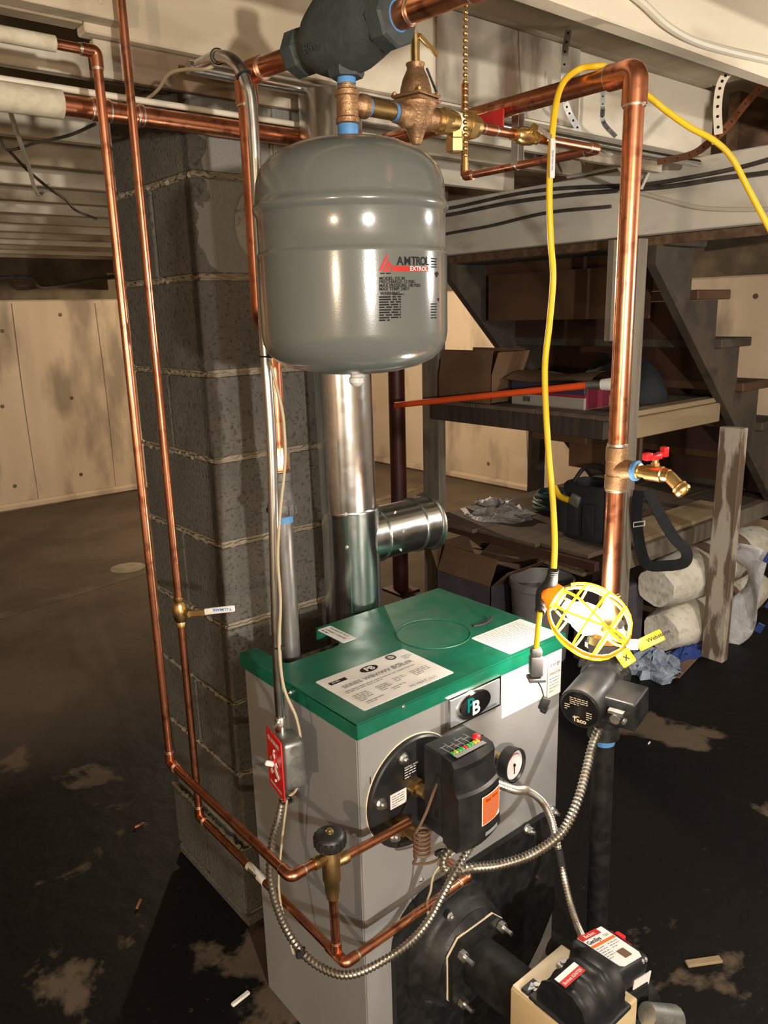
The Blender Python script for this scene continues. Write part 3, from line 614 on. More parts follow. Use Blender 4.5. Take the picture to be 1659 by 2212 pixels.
b = MB(); greek(b, (0, 0, 0), xr, zu, .042, 6, .006, .003, fn=lambda a, c: V((.894 + a, covy(.894 + a) - .0016, .700 + c)), rnd=rn); obj('print', b, 'ink_light', ol, smooth=False)['kind'] = 'stuff'
b = MB(); b.grid(8, 2, lambda u, v: V((.897 + .038 * u, covy(.897 + .038 * u) - .0006, .638 + .008 * v))); obj('maker_strip', b, 'silver_label', t)
for z in (.735, .665): obj('side_latch', MB().bx((ax0 - .002, ay0 + .050, z), (ax0, ay0 + .060, z + .018), .0008), 'black_satin', t, smooth=False)
# capillary coil and its bulb lead in front of the box
q0 = ony(892, 1785, .915); b = MB(); pts = [V((ax0 - .001, .895, .735)), V((ax0 - .02, .885, .728)), V((ax0 - .040, .880, .705)), V((ax0 - .060, .882, .675))]
pts = spline(pts, 8); base = pts[-1]; cen = V((.797, .886, .668)); hel = []
for k in range(97):
    a = k * 2 * math.pi / 16 + math.pi; hel.append(cen + V((.014 * math.cos(a), .013 * math.sin(a), -.052 * k / 96)))
tail = spline([hel[-1], cen + V((-.01, .01, -.070)), cen + V((.02, .0, -.078)), V((.862, .888, .582)), V((.882, .888, .580))], 6)
b.tube(pts[:-2] + hel + tail[1:], .0026, 6); tag(obj('capillary_coil', b, 'wire_brown'), 'coiled brown capillary tube hanging at the left of the control box', 'tube')
# ================================================================ pipes
def elbow(t, c, di, do, r, R=None, mt='copper', name='elbow'):
    """wrought elbow at corner c; di/do point away from the corner along each leg"""
    c = V(c); di = V(di).normalized(); do = V(do).normalized(); R = R or r * 1.9; k = r * 1.25; L = r * 3.0
    b = MB(); b.tube(fillet([c + di * R, c, c + do * R], R * .98, 8), k, 16); e = obj(name, b, mt, t)
    for d in (di, do):
        m_ = MB(); m_.cyl(c + d * R * .9, c + d * L, k, seg=18); obj('socket', m_, mt, e)
        s_ = MB(); s_.cyl(c + d * L * .99, c + d * (L + .0035), r * 1.16, seg=18); obj('solder_ring', s_, 'solder', e)
    return e
def straight(t, a, c, r, mt='copper', seg=18, name='tube'): return obj(name, MB().cyl(a, c, r, seg=seg), mt, t)
def coupling(t, c, d, r, L=.05, mt='copper', name='coupling'):
    c = V(c); d = V(d).normalized(); b = MB(); b.cyl(c - d * L / 2, c + d * L / 2, r * 1.16, seg=18); e = obj(name, b, mt, t)
    for s_ in (-1, 1): obj('solder_ring', MB().cyl(c + d * s_ * L / 2 * .98, c + d * s_ * (L / 2 + .0035), r * 1.1, seg=18), 'solder', e)
    return e
EX, EY, EZ = V((1, 0, 0)), V((0, 1, 0)), V((0, 0, 1))
PZ = 1.945; r1 = .0150; r2 = .0178; rh = .0079
# boiler supply: steel nipple, reducer, copper riser, elbow, run to the air scoop
sx_, sy_ = .815, 1.312
t = thing('steel_riser', 'grey steel pipe rising from the lid notch into a reducing coupling', 'pipe', (sx_, sy_, .80))
obj('pipe', MB().cyl((sx_, sy_, .805), (sx_, sy_, 1.165), .0205, seg=24), 'steel_pipe', t)
obj('blue_tape', MB().cyl((sx_, sy_, 1.145), (sx_, sy_, 1.166), .0213, seg=24), 'blue_tape', t, label='blue thread tape')
b = MB(); b.lathe((sx_, sy_, 1.160), EZ, [(0, .026), (.004, .0275), (.022, .0275), (.024, .026), (.055, .022), (.070, .0205), (.072, .0225), (.088, .0225), (.090, .020)], 28); obj('reducing_coupling', b, 'iron_grey', t)
b = MB()
for k in range(8): a = k * math.pi / 4; b.box((sx_ + .0275 * math.cos(a), sy_ + .0275 * math.sin(a), 1.172), (.004, .004, .018))
obj('coupling_ribs', b, 'iron_grey', t)['kind'] = 'stuff'
b = MB(); b.cyl((sx_ - .034, sy_, 1.175), (sx_ - .026, sy_, 1.175), .006, seg=8); obj('plug', b, 'iron_black', t)
t = thing('supply_pipe', 'copper supply pipe climbing behind the grey tank to the ceiling', 'pipe', (sx_, sy_, 1.25))
obj('adapter', MB().lathe((sx_, sy_, 1.248), EZ, [(0, .0205), (.004, .0205), (.005, .0175), (.03, .0175), (.034, .016), (.05, .016)], 8), 'copper', t)
PS = 1.928; ux_, uy_ = .728, 1.205
straight(t, (sx_, sy_, 1.28), (sx_, sy_, 1.475), r1); straight(t, (ux_, uy_, 1.575), (ux_, uy_, PS - .03), r1)
obj('offset_bend', MB().tube([(sx_, sy_, 1.46), (sx_, sy_, 1.492), (ux_, uy_, 1.555), (ux_, uy_, 1.58)], r1 * 1.08, 16, .04), 'copper', t)
AX, AY = .752, .971                     # tank / scoop axis
dirS = (V((AX, AY, PS)) - V((ux_, uy_, PS))).normalized()
elbow(t, (ux_, uy_, PS), -EZ, dirS, r1)
straight(t, V((ux_, uy_, PS)) + dirS * .03, V((AX, AY, PS)) - dirS * .095, r1)
# air scoop
t = thing('air_scoop', 'dark green cast iron air scoop hanging above the grey tank', 'air scoop', (AX, AY, PS))
d = dirS; A = V((AX, AY, PS)); u_ = d.cross(EZ).normalized()
rings = []
for s_, rr, up in ((-.105, .030, 0), (-.078, .030, 0), (-.074, .027, 0), (-.055, .038, .010), (-.03, .048, .022), (0, .052, .028), (.03, .050, .024), (.055, .041, .010), (.074, .035, 0), (.080, .035, 0)):
    rings.append([A + d * s_ + (u_ * math.cos(2 * math.pi * k / 24) * min(rr, .040)) + EZ * (math.sin(2 * math.pi * k / 24) * (rr + (up if math.sin(2 * math.pi * k / 24) > 0 else 0))) for k in range(24)])
b = MB(); b.loft(rings); obj('body', b, 'iron_green', t, ang=60)
for a_, c_, rr in ((-.108, -.078, .034), (.074, .104, .038)):
    b = MB(); b.lathe(A + d * a_, d, [(0, rr * .92), (.004, rr), (c_ - a_ - .004, rr), (c_ - a_, rr * .92)], 8); obj('hex_end', b, 'iron_green', t, ang=20)
for b in (MB().cyl(A + d * .1035, A + d * .1052, .0195), MB().cyl(A - d * .1095, A - d * .1078, .0185)): obj('blue_sealant', b, 'blue_tape', t)
b = MB(); b.lathe(A + EZ * .075, EZ, [(0, .022), (.03, .022), (.032, .018)], 6); obj('vent_boss', b, 'iron_green', t, ang=20)
b = MB(); b.lathe(V((AX, AY, PS - .053)), EZ, [(0, .0235), (.005, .026), (.020, .026), (.040, .021)], 6); obj('bottom_boss', b, 'iron_green', t, ang=20)
text('lettering', 'B&G', A + V((.0, -.012, -.014)) + d * (-.035) - u_ * 0, d, EZ, .018, 'iron_green', t, fn=lambda a, c: A + d * (a - .045) - u_ * .0402 * (1 if u_.dot(CAM - A) < 0 else -1) + EZ * (c - .02), lift=0)
t = thing('main_feed_pipe', 'copper pipe leaving the air scoop toward the ceiling beams overhead', 'pipe', A + d * .1)
straight(t, A + d * .09, A + d * .62, r1); coupling(t, A + d * .245, d, r1, .036)
obj('adapter', MB().cyl(A + d * .10, A + d * .125, .0178), 'copper', t); obj('solder_ring', MB().cyl(A + d * .125, A + d * .128, .0168), 'solder', t)
# tee under the scoop, tank
t = thing('brass_tee', 'tan bronze tee fitting with blue taped nipples above the grey tank', 'pipe fitting', (AX, AY, 1.80))
obj('blue_tape', MB().cyl((AX, AY, 1.867), (AX, AY, 1.8765), .0135), 'blue_tape', t); obj('blue_tape', MB().cyl((AX, AY, 1.800), (AX, AY, 1.817), .0150), 'blue_tape', t)
obj('nipple', MB().lathe((AX, AY, 1.858), EZ, [(0, .0135), (.006, .0135), (.007, .012), (.016, .012)], 16), 'bronze', t)
b = MB(); b.lathe((AX, AY, 1.814), EZ, [(0, .0155), (.002, .0175), (.008, .0175), (.010, .0158), (.036, .0158), (.038, .0175), (.044, .0175), (.046, .0155)], 24); obj('tee_body', b, 'bronze', t)
zc = 1.842; b = MB(); b.lathe((AX + .008, AY, zc), EX, [(0, .012), (.012, .013), (.016, .0165), (.026, .0165), (.028, .014)], 20); obj('tee_branch', b, 'bronze', t)
for b in (MB().cyl((AX + .035, AY, zc), (AX + .040, AY, zc), .0130), MB().cyl((.838, AY, zc), (.845, AY, zc), .0130)): obj('blue_tape', b, 'blue_tape', t)
obj('brass_nipple', MB().cyl((AX + .030, AY, zc), (.848, AY, zc), .0122, seg=20), 'brass_dull', t)
# expansion tank
TR = .1415; t = thing('expansion_tank', 'grey steel expansion tank hanging from the pipe above the boiler', 'tank', (AX, AY, 1.46))
TO = V((AX, AY, 0))
prof = [(1.460, .0005), (1.4605, .03), (1.464, .065), (1.472, .098), (1.482, .120), (1.494, .133), (1.508, .1395), (1.522, TR), (1.632, TR), (1.636, TR + .0002), (1.6375, TR - .0010), (1.6405, TR - .0020), (1.688, TR - .0020), (1.6905, TR - .0008), (1.694, TR + .0022), (1.699, TR + .0030), (1.704, TR + .0015), (1.706, TR - .001), (1.712, TR - .0018), (1.735, TR - .004), (1.752, TR - .010), (1.766, TR - .022), (1.777, TR - .040), (1.786, TR - .062), (1.792, TR - .088), (1.7955, .036), (1.797, .018), (1.7985, .0145), (1.804, .0140), (1.806, .010)]
b = MB(); b.lathe(TO, EZ, prof, 96); obj('shell', b, 'tank_grey', t, ang=50)
b = MB(); b.lathe((AX, AY, 1.4585), -EZ, [(-.004, .010), (.003, .009), (.005, .0115), (.012, .0115), (.016, .008), (.018, .005)], 16); obj('valve_cap', b, 'clear_cap', t, label='clear plastic air valve cap')
def onT(az, z, e=.0006): return V((AX + (TR + e) * math.cos(az), AY + (TR + e) * math.sin(az), z))
azc = math.atan2(-AY, -AX)                         # toward camera
def thit(px, py):                                   # where a pixel's ray meets the shell
    d = ray(px, py); ox, oy = -AX, -AY; a = d.x ** 2 + d.y ** 2; bb = ox * d.x + oy * d.y; cc = ox * ox + oy * oy - TR * TR
    k = max(0, bb * bb - a * cc); tt = (-bb - math.sqrt(k)) / a; p = CAM + d * tt; return math.atan2(p.y - AY, p.x - AX), p.z
def TF(px0, py0, sl=0):
    a0, z0 = thit(px0, py0); return lambda a, c: onT(a0 + a / TR, z0 + c)
def tpoly(name, pts, mt, n=1):
    b = MB(); P = []
    for (p, q), (p2, q2) in zip(pts, pts[1:] + pts[:1]):
        for k in range(n): az, z = thit(p + (p2 - p) * k / n, q + (q2 - q) * k / n); P.append(onT(az, z, .0007))
    b.face(P); return obj(name, b, mt, t, smooth=False)
tpoly('logo', [(835, 550), (839, 553), (824, 585), (817, 585)], 'red_print', 3)
tpoly('logo', [(838, 562), (848, 576), (832, 576)], 'red_print', 2); tpoly('logo', [(830, 577), (840, 577), (842, 586), (826, 586)], 'red_print', 2); tpoly('logo', [(844, 577), (848, 577), (852, 585), (845, 585)], 'red_print', 2)
aL, zB = thit(852, 587); aR, zTp = thit(924, 574.5); zB = thit(880, 586)[1]; zTp = thit(880, 574.5)[1]
b = MB(); b.grid(14, 2, lambda u, v: onT(aL + (aR - aL) * u - .03 * (1 - u) * v, zB + (zTp - zB) * v, .0007)); obj('logo_bar', b, 'red_print', t, smooth=False)
for ch_, px in zip('AMTROL', (857, 872, 888, 898, 907, 919)): text('lettering', ch_, (0, 0, 0), EX, EZ, .0158, 'ink', t, fn=TF(px, 572.5), sx=.95, bold=.0003)
text('lettering', 'EXTROL', (0, 0, 0), EX, EZ, .0078, 'white_print', t, fn=lambda a, c: onT(thit(884, 584.5)[0] + a / TR, thit(884, 584.5)[1] + c, .0014), sx=1.15, bold=.0001)
for ln, (s_, py) in enumerate((('MODEL: EX-30', 605), ('PRECHARGE: 12 PSIG', 612.5), ('MAX PRESSURE: 100 PSIG', 620.5), ('MAX TEMP: 240 F', 628))):
    text('lettering', s_, (0, 0, 0), EX, EZ, .0060, 'ink', t, fn=TF(819, py), bold=.00012)
text('lettering', 'WARNING', (0, 0, 0), EX, EZ, .0060, 'ink', t, fn=TF(821, 637.5), bold=.00015)
b = MB(); rn = random.Random(9)
greek(b, (0, 0, 0), EX, EZ, .052, 1, .004, .003, fn=lambda a, c: TF(850, 637.5)(a * .7, c), rnd=rn)
for k in range(10): greek(b, (0, 0, 0), EX, EZ, .064 if k < 9 else .030, 1, .004, .0036, fill=1, fn=lambda a, c, k=k: TF(819, 643.5 + k * 5.6)(a, c), rnd=rn)
greek(b, (0, 0, 0), EX, EZ, .03, 1, .004, .0026, fill=1, fn=lambda a, c: TF(821, 592)(a, c), rnd=rn)
for k in range(4): greek(b, (0, 0, 0), EX, EZ, .03, 1, .004, .003, fill=1, fn=lambda a, c, k=k: TF(931, 560 + k * 6)(a, c), rnd=rn)
for k in range(6): greek(b, (0, 0, 0), EX, EZ, .03, 1, .004, .003, fill=1, fn=lambda a, c, k=k: TF(931, 658 + k * 6)(a, c), rnd=rn)
obj('print', b, 'ink', t, smooth=False)['kind'] = 'stuff'
tpoly('tank_symbol', [(939, 590), (944, 586), (947, 592), (942, 600)], 'ink', 2); tpoly('tank_symbol', [(944, 645), (947, 643), (948, 649), (946, 651)], 'ink', 1)
# pressure reducing valve
px_ = .885; t = thing('pressure_valve', 'bronze pressure reducing valve with lever on its bell cap', 'valve', (px_, AY, zc))
b = MB(); b.lathe((px_ - .042, AY, zc), EX, [(0, .015), (.012, .016), (.016, .019), (.068, .019), (.072, .016), (.084, .015)], 20); b.lathe((px_, AY, zc - .040), EZ, [(0, .007), (.004, .009), (.020, .015), (.030, .024), (.048, .027), (.052, .032), (.057, .032)], 24); obj('body', b, 'bronze', t, ang=60)
b = MB(); b.box((px_, AY, zc + .020), (.058, .058, .006), Matrix.Rotation(.2, 3, 'Z'), .004, 2); b.box((px_, AY, zc + .0268), (.056, .056, .006), Matrix.Rotation(.2, 3, 'Z'), .004, 2); obj('flange', b, 'bronze', t)
for k in range(4):
    a = math.radians(45 + 90 * k) + .2; p = V((px_ + .033 * math.cos(a), AY + .033 * math.sin(a), zc + .028)); bolt(t, p, EZ, .004, .004, 'bronze', 'flange_bolt')
b = MB(); b.lathe((px_, AY, zc + .030), EZ, [(0, .0245), (.008, .0235), (.022, .0195), (.034, .0135), (.038, .0130), (.041, .0145), (.043, .0145), (.044, .008)], 28); obj('bell_cap', b, 'bronze', t)
b = MB(); b.cyl((px_, AY, zc + .070), (px_, AY, zc + .113), .0072, seg=12); obj('adjusting_stem', b, 'brass', t)
b = MB(); b.box((px_ + .020, AY - .008, zc + .099), (.044, .004, .009), Matrix.Rotation(math.radians(28), 3, 'Y'), .0015); obj('lever', b, 'brass', t)
b = MB(); b.tube([(px_ + .012, AY - .012, zc + .066), (px_ + .030, AY - .014, zc + .035)], .0018, 6); obj('tag_wire', b, 'rubber', t)
# back-flow preventer
t = thing('backflow_preventer', 'brass backflow preventer with vent port next to the bronze valve', 'valve', (.972, AY, zc))
b = MB(); b.lathe((.925, AY, zc), EX, [(0, .0175), (.014, .0175), (.015, .0150), (.020, .0150), (.021, .0185), (.030, .0185), (.032, .0165), (.050, .0165), (.052, .0180), (.066, .0200), (.080, .0200), (.081, .0165), (.094, .0165), (.096, .012)], 24); obj('body', b, 'brass', t, ang=35)
for b in (MB().hexn((.936, AY, zc), (.950, AY, zc), .0205), MB().hexn((.992, AY, zc), (1.006, AY, zc), .0235)): obj('union_nut', b, 'brass', t)
b = MB(); b.lathe((.970, AY, zc - .008), -EZ, [(0, .014), (.014, .014), (.016, .0155), (.034, .0155), (.036, .011)], 6); obj('vent_port', b, 'brass', t, ang=20)
b = MB(); b.lathe((.968, AY, zc), EX, [(0, .0172), (.014, .0172)], 24); obj('white_label', b, 'paper', t)
# make-up water line with ball valve
t = thing('makeup_line', 'thin copper make-up line doubling back under the joists near the chain', 'pipe', (1.02, AY, zc))
ex_ = 1.350; straight(t, (1.018, AY, zc), (ex_ - .02, AY, zc), rh); elbow(t, (ex_, AY, zc), -EX, EY, rh); straight(t, (ex_, AY + .02, zc), (ex_, 1.30, zc), rh); elbow(t, (ex_, 1.322, zc), -EY, EZ, rh); straight(t, (ex_, 1.322, zc + .02), (ex_, 1.322, 2.03), rh)
coupling(t, (1.05, AY, zc), EX, rh, .026)
def ball_valve(name, label, c, d, hdir, hl, r, mats=('brass', 'zinc', 'white_rubber'), off=.02, word=None, tilt=0, group=None):
    c = V(c); d = V(d).normalized(); h = V(hdir).normalized(); t = thing(name, label, 'valve', c, group); n = d.cross(h).normalized()
    b = MB(); b.lathe(c - d * .032, d, [(0, r * 1.35), (.008, r * 1.35), (.010, r * 1.25), (.016, r * 1.75), (.032, r * 1.95), (.048, r * 1.75), (.054, r * 1.25), (.056, r * 1.35), (.064, r * 1.35)], 16); obj('body', b, mats[0], t, ang=35)
    return t, c, d, h, n
t, c, d, h, n = ball_valve('ball_valve', 'small brass ball valve with white lever on the make-up line', (1.140, AY, zc), EX, -EZ, .06, rh)
b = MB(); b.cyl(c, c + V((0, -.022, .010)), .005); b.hexn(c + V((0, -.018, .008)), c + V((0, -.024, .011)), .007); obj('stem', b, 'brass', t)
b = MB(); b.box(c + V((.024, -.023, .004)), (.040, .003, .010), Matrix.Rotation(.3, 3, 'Y'), .001); obj('lever', b, 'zinc', t)
b = MB(); b.box(c + V((.047, -.024, -.035)), (.012, .006, .066), None, .003, 2); gp = obj('grip', b, 'white_rubber', t)
text('lettering', 'MILWAUKEE', c + V((.0445, -.0275, -.056)), EZ, -EX, .006, 'blue_ink', gp)
# galvanised strap hanger around the line
b = MB(); hy = onx(1118, 330, 1.35).y
b.tube([V((1.35 + .0085 * math.cos(a * math.pi / 10), hy, zc - .0085 * math.sin(a * math.pi / 10))) for a in range(11)], .0015, 6)
for dx in (-.009, .009): b.bx((1.35 + dx - .0008, hy - .009, zc), (1.35 + dx + .0008, hy + .009, 1.955))
b.bx((1.300, hy - .009, 1.9635), (1.360, hy + .009, 1.9650)); b.bx((1.3585, hy - .009, 1.95), (1.3600, hy + .009, 1.9645))
obj_h = tag(obj('pipe_strap', b, 'galv', smooth=False), 'galvanised strap hanging the make-up line from the copper ceiling run', 'strap')
# hanging chain
t = thing('ball_chain', 'brass bead pull chain hanging in front of the joist', 'chain', (.868, .852, 1.76)); tb = onv(1005, 340, (.87, .85)); tp = V((tb.x, tb.y, 2.049))
b = MB(); L_ = tp.z - tb.z; nb = int(L_ / .0085)
for k in range(nb): b.sphere(tb + EZ * (L_ * k / nb + .003), .0038, 8, 5)
obj('beads', b, 'brass', t, label='strung brass beads')['kind'] = 'stuff'
b = MB(); b.cyl(tb + EZ * -.018, tb, .004, seg=8); obj('end_bell', b, 'brass', t)
# distribution main along the joists
MY, MZ = 1.537, 1.925
t = thing('distribution_main', 'long horizontal copper main running in front of the chimney top', 'pipe', (.58, MY, MZ))
straight(t, (.50, MY, MZ), (1.30, MY, MZ), r2); coupling(t, (.615, MY, MZ), EX, r2, .03); coupling(t, (.69, MY, MZ), EX, r2, .006)
RX, RY = 1.302, .863
# return riser on the right
t2 = thing('return_riser', 'tall copper riser beside the yellow cord turning into a ceiling run', 'pipe', (RX, RY, .98))
elbow(t2, (RX, RY, PZ), EY, -EZ, r2); straight(t2, (RX, RY + .05, PZ), (RX, MY + .0, PZ), r2); straight(t2, (RX, RY, 1.27), (RX, RY, PZ - .04), r2); straight(t2, (RX, RY, .985), (RX, RY, 1.22), r2)
b = MB(); b.tube([(1.285, MY, MZ), (RX, MY, MZ), (RX, MY, PZ)], r2 * 1.2, 16, .02); obj('end_elbow', b, 'copper', t)
# insulated left ends
tag(obj('pipe_insulation', MB().tube([(-1.4, MY, MZ + .002), (.30, MY, MZ), (.545, MY, MZ)], .0245, 16), 'pink_insul'), 'pale foam sleeve on the left end of the long copper main', 'insulation')
# left pair of thin copper lines
PAx, PAy, PAz = .553, 1.373, .677
t = thing('left_copper_line', 'leftmost thin copper line dropping from a ceiling elbow to the brass valve', 'pipe', (PAx, PAy, PAz))
zA = 1.972; elbow(t, (PAx, PAy, zA), -EX, -EZ, rh); straight(t, (PAx - .02, PAy, zA), (PAx - .075, PAy, zA), rh); straight(t, (PAx, PAy, zA - .02), (PAx, PAy, PAz + .02), rh); elbow(t, (PAx, PAy, PAz), EZ, -EY, rh)
FYA = .930; straight(t, (PAx, PAy - .02, PAz), (PAx, FYA + .02, PAz), rh); elbow(t, (PAx, FYA, PAz), EY, EX, rh, .022)
VX = .632; straight(t, (PAx + .02, FYA, PAz), (VX - .015, FYA, PAz), rh); straight(t, (VX + .015, FYA, PAz - .018), (.806, FYA, .655), rh)
tag(obj('pipe_insulation', MB().tube([(-.9, PAy, zA), (PAx - .065, PAy, zA)], .012, 14), 'pink_insul'), 'pale sleeve on the thin line near the top left corner', 'insulation')
PBx, PBy, PBz = .637, 1.448, .472; FYB = .908
t = thing('second_copper_line', 'second thin copper line with lever valve running down to the floor-level elbow', 'pipe', (PBx, PBy, PBz))
straight(t, (PBx, PBy, PBz + .02), (PBx, PBy, .93), rh); straight(t, (PBx, PBy, .99), (PBx, PBy, 2.24), rh); elbow(t, (PBx, PBy, PBz), EZ, -EY, rh); straight(t, (PBx, PBy - .02, PBz), (PBx, FYB + .02, PBz), rh)
elbow(t, (PBx, FYB, PBz), EY, EX, rh); straight(t, (PBx + .02, FYB, PBz), (.925, FYB, PBz + .008), rh); elbow(t, (.938, FYB, PBz + .008), -EX, EY, rh); straight(t, (.938, FYB + .02, PBz + .008), (.938, Y0 + .003, PBz + .008), rh)
b = MB(); q = V((PBx, FYA + .004, PBz)); b.cyl(q - EY * .022, q + EY * .022, rh * 1.25); b.cyl(q, q + EZ * .024, rh * 1.25); obj('tee', b, 'copper', t); straight(t, q, (PBx - .003, FYA + .002, .600), rh); obj('solder_ring', MB().cyl(q + EZ * .024, q + EZ * .027, rh * 1.15), 'solder', t)
a = onx(535, 1845, PBx); c2 = onx(572, 1893, PBx); b = MB(); b.cyl((PBx, a.y, PBz), (PBx, c2.y, PBz), rh * 1.05, seg=18); s = obj('barcode_sleeve', b, 'paper', t, label='white barcode sticker wrapped on the pipe')
b = MB(); rn = random.Random(2)
for k in range(9):
    yy = a.y - .012 - k * .0035; 
    for ang in range(150, 215, 8): 
        x_ = PBx + rh * 1.09 * math.cos(math.radians(ang)); z_ = PBz - rh * 1.09 * math.sin(math.radians(ang)); b.box((x_, yy, z_), (.001, rn.uniform(.0008, .002), .0014))
obj('barcode', b, 'ink', s, smooth=False)['kind'] = 'stuff'
# lever ball valve on the second line
t, c, d, h, n = ball_valve('ball_valve', 'brass ball valve with white blue-lettered lever on the left copper line', (PBx, PBy, .960), EZ, EX, .1, rh)
s0 = V((.3, -.95, 0)); b = MB(); b.cyl(c, c + s0 * .026, .0055); b.hexn(c + s0 * .020, c + s0 * .029, .0075); obj('stem', b, 'brass', t)
e0 = c + s0 * .026; hd = V((.66, -.75, .10)).normalized(); Rm = Matrix((hd, hd.cross(EZ).normalized() * -1, EZ)).transposed()
b = MB(); b.box(e0 + hd * .016, (.046, .003, .013), Rm, .001); obj('lever', b, 'brass', t)
b = MB(); b.box(e0 + hd * .068 + EZ * .004, (.066, .006, .014), Rm @ Matrix.Rotation(-.05, 3, 'Y'), .0025, 2); gp = obj('grip', b, 'white_rubber', t)
ncam = (CAM - (e0 + hd * .07)); ncam -= hd * ncam.dot(hd); ncam -= EZ * ncam.dot(EZ); ncam.normalize()
text('lettering', 'T-LUMARK', e0 + hd * .095 + EZ * .0085 + ncam * .0036, -hd, -EZ, .0085, 'blue_ink', gp, lift=0, bold=.0002)
# zone valve with black hand wheel
t = thing('balance_valve', 'brass angle valve with black round hand wheel joining two copper lines', 'valve', (VX, FYA, .60))
b = MB(); b.lathe((VX, FYA, .594), EZ, [(0, .0105), (.010, .0105), (.012, .0130), (.030, .0130), (.036, .0155), (.082, .0155), (.090, .0125), (.098, .0125), (.100, .008)], 20); obj('body', b, 'brass_dull', t)
b = MB(); b.lathe((VX - .034, FYA, PAz), EX, [(0, .0105), (.010, .0105), (.012, .0092), (.030, .0092)], 16); b.lathe((VX + .034, FYA, PAz - .020), -EX, [(0, .0105), (.010, .0105), (.012, .0092), (.030, .0092)], 16); obj('side_port', b, 'brass_dull', t)
b = MB(); b.lathe((VX, FYA, .692), EZ, [(0, .018), (.003, .0245), (.010, .0262), (.020, .0262), (.026, .0235), (.029, .018), (.029, .001)], 28)
wh = obj('hand_wheel', b, 'knob_black', t, label='black plastic hand wheel')
b = MB()
for k in range(18): a = k * math.pi / 9; b.box((VX + .0262 * math.cos(a), FYA + .0262 * math.sin(a), .707), (.003, .004, .014), Matrix.Rotation(a, 3, 'Z'))
obj('grip_rib', b, 'knob_black', wh)['kind'] = 'stuff'
obj('wheel_screw', MB().lathe((VX, FYA, .720), EZ, [(0, .007), (.003, .007), (.004, .0045), (.007, .004), (.008, .001)], 12), 'brass', wh)
# ================================================================ flue
fx, fy = 1.096, 1.458
t = thing('flue_pipe', 'shiny galvanised flue pipe standing between boiler and block chimney', 'flue pipe', (fx, fy, .1))
obj('upper_section', MB().cyl((fx - .004, fy, 1.095), (fx - .014, fy, 2.0), .0665, seg=48), 'galv', t)
b = MB(); b.lathe((fx, fy, .45), EZ, [(0, .069), (.645, .0695), (.648, .0705), (.652, .069)], 48); obj('tee_section', b, 'galv', t)
obj('seam', MB().bx((fx - .045, fy - .0530, .5), (fx - .043, fy - .0520, 1.09)), 'galv_box', t, smooth=False)
bd = V((1, -.02, .0)).normalized(); q = V((fx + .03, fy, 1.018))
b = MB(); b.lathe(q, bd, [(0, .0665), (.165, .0665), (.166, .071), (.174, .071), (.176, .0685), (.215, .0685), (.217, .075), (.2195, .077), (.222, .075), (.223, .069), (.219, .066), (.219, .001)], 48); br = obj('tee_branch', b, 'galv', t)
obj('branch_collar', MB().ring(q + bd * .045, bd, .068, .002, 48, 6), 'galv', br)
for k in range(3): 
    a = -.6 + k * .8; bolt(br, q + bd * .08 + V((0, -.0665 * math.cos(a), .0665 * math.sin(a))), (0, -math.cos(a), math.sin(a)), .003, .003, name='screw')
for z, px in ((1.10, 690), (1.02, 818)): 
    p = ony(px + 6, 1160, fy - .06); bolt(t, (fx - .05, fy - .049, z), (-.7, -.7, 0), .003, .003, name='screw')
# ================================================================ conduit, switch box, wires
CX, CY = .656, 1.112
t = thing('conduit', 'shiny galvanised conduit dropping past the tank to the red switch', 'conduit', (CX, CY, .80))
CB = onv(608, 1578, (.668, 1.120)); CX, CY = CB.x, CB.y
pts = [V((CX, CY, .815)), onv(598, 1400, (.672, 1.123)), onv(588, 1000, (.684, 1.130)), onv(575, 780, (.690, 1.132)), onv(562, 550, (.692, 1.132)), onv(545, 250, (.690, 1.128)), onv(531, 175, (.688, 1.130)), onv(505, 132, (.684, 1.150)), onv(470, 122, (.690, 1.22)), onv(430, 140, (.705, 1.32))]
cpath = spline(pts, 8); obj('tube', MB().tube(cpath, .0092, 14), 'galv', t)
b = MB(); b.lathe((CX, CY, .800), EZ, [(0, .0125), (.006, .0135), (.010, .0135), (.012, .0115), (.040, .0112), (.042, .0100)], 18); obj('connector', b, 'galv', t)
b = MB(); b.hexn((CX - .010, CY - .004, .834), (CX - .022, CY - .012, .834), .004); obj('connector_screw', b, 'zinc', t)
for i, q in enumerate((onv(575, 772, (.690, 1.132)), onv(598, 1398, (.672, 1.123)))):
    b = MB(); b.lathe(q, EZ, [(0, .0112), (.003, .0112)], 16); b.box(q + V((.004, -.012, .0015)), (.008, .006, .005)); tag(obj('cable_tie', b, 'rubber'), 'black zip tie on the conduit ' + ('just under the tank' if i == 0 else 'above the green lid'), 'cable tie')
b = MB(); p = cpath[44]; b.ring(cpath[50], (cpath[51] - cpath[49]), .0112, .0014, 16, 6); tag(obj('cable_tie', b, 'rubber'), 'black zip tie on the bent top of the conduit', 'cable tie')
b = MB(); p = cpath[56]; b.ring(cpath[64], (cpath[65] - cpath[63]), .0112, .0014, 16, 6); tag(obj('cable_tie', b, 'rubber'), 'black zip tie where the thin wire leaves the conduit', 'cable tie')
pn = V((-.98, .18, 0)).normalized(); pd = V((.18, .98, 0)).normalized()
SC = V((.640, 1.102, .765))
t = thing('switch_box', 'red emergency switch plate on a grey metal box', 'switch', SC - EZ * .06)
Rb = Matrix((-pn, pd, EZ)).transposed()
obj('box', MB().box(SC - pn * .026, (.044, .056, .098), Rb, .010, 4), 'galv_box', t)
b = MB()
for k in range(4): b.lathe(SC - pn * .026 - pd * .0275 + EZ * (-.032 + k * .021) - pn * 0, -pd, [(0, .0095), (.0012, .0090), (.0012, .001)], 16)
obj('knockout', b, 'galv_box', t)['kind'] = 'stuff'
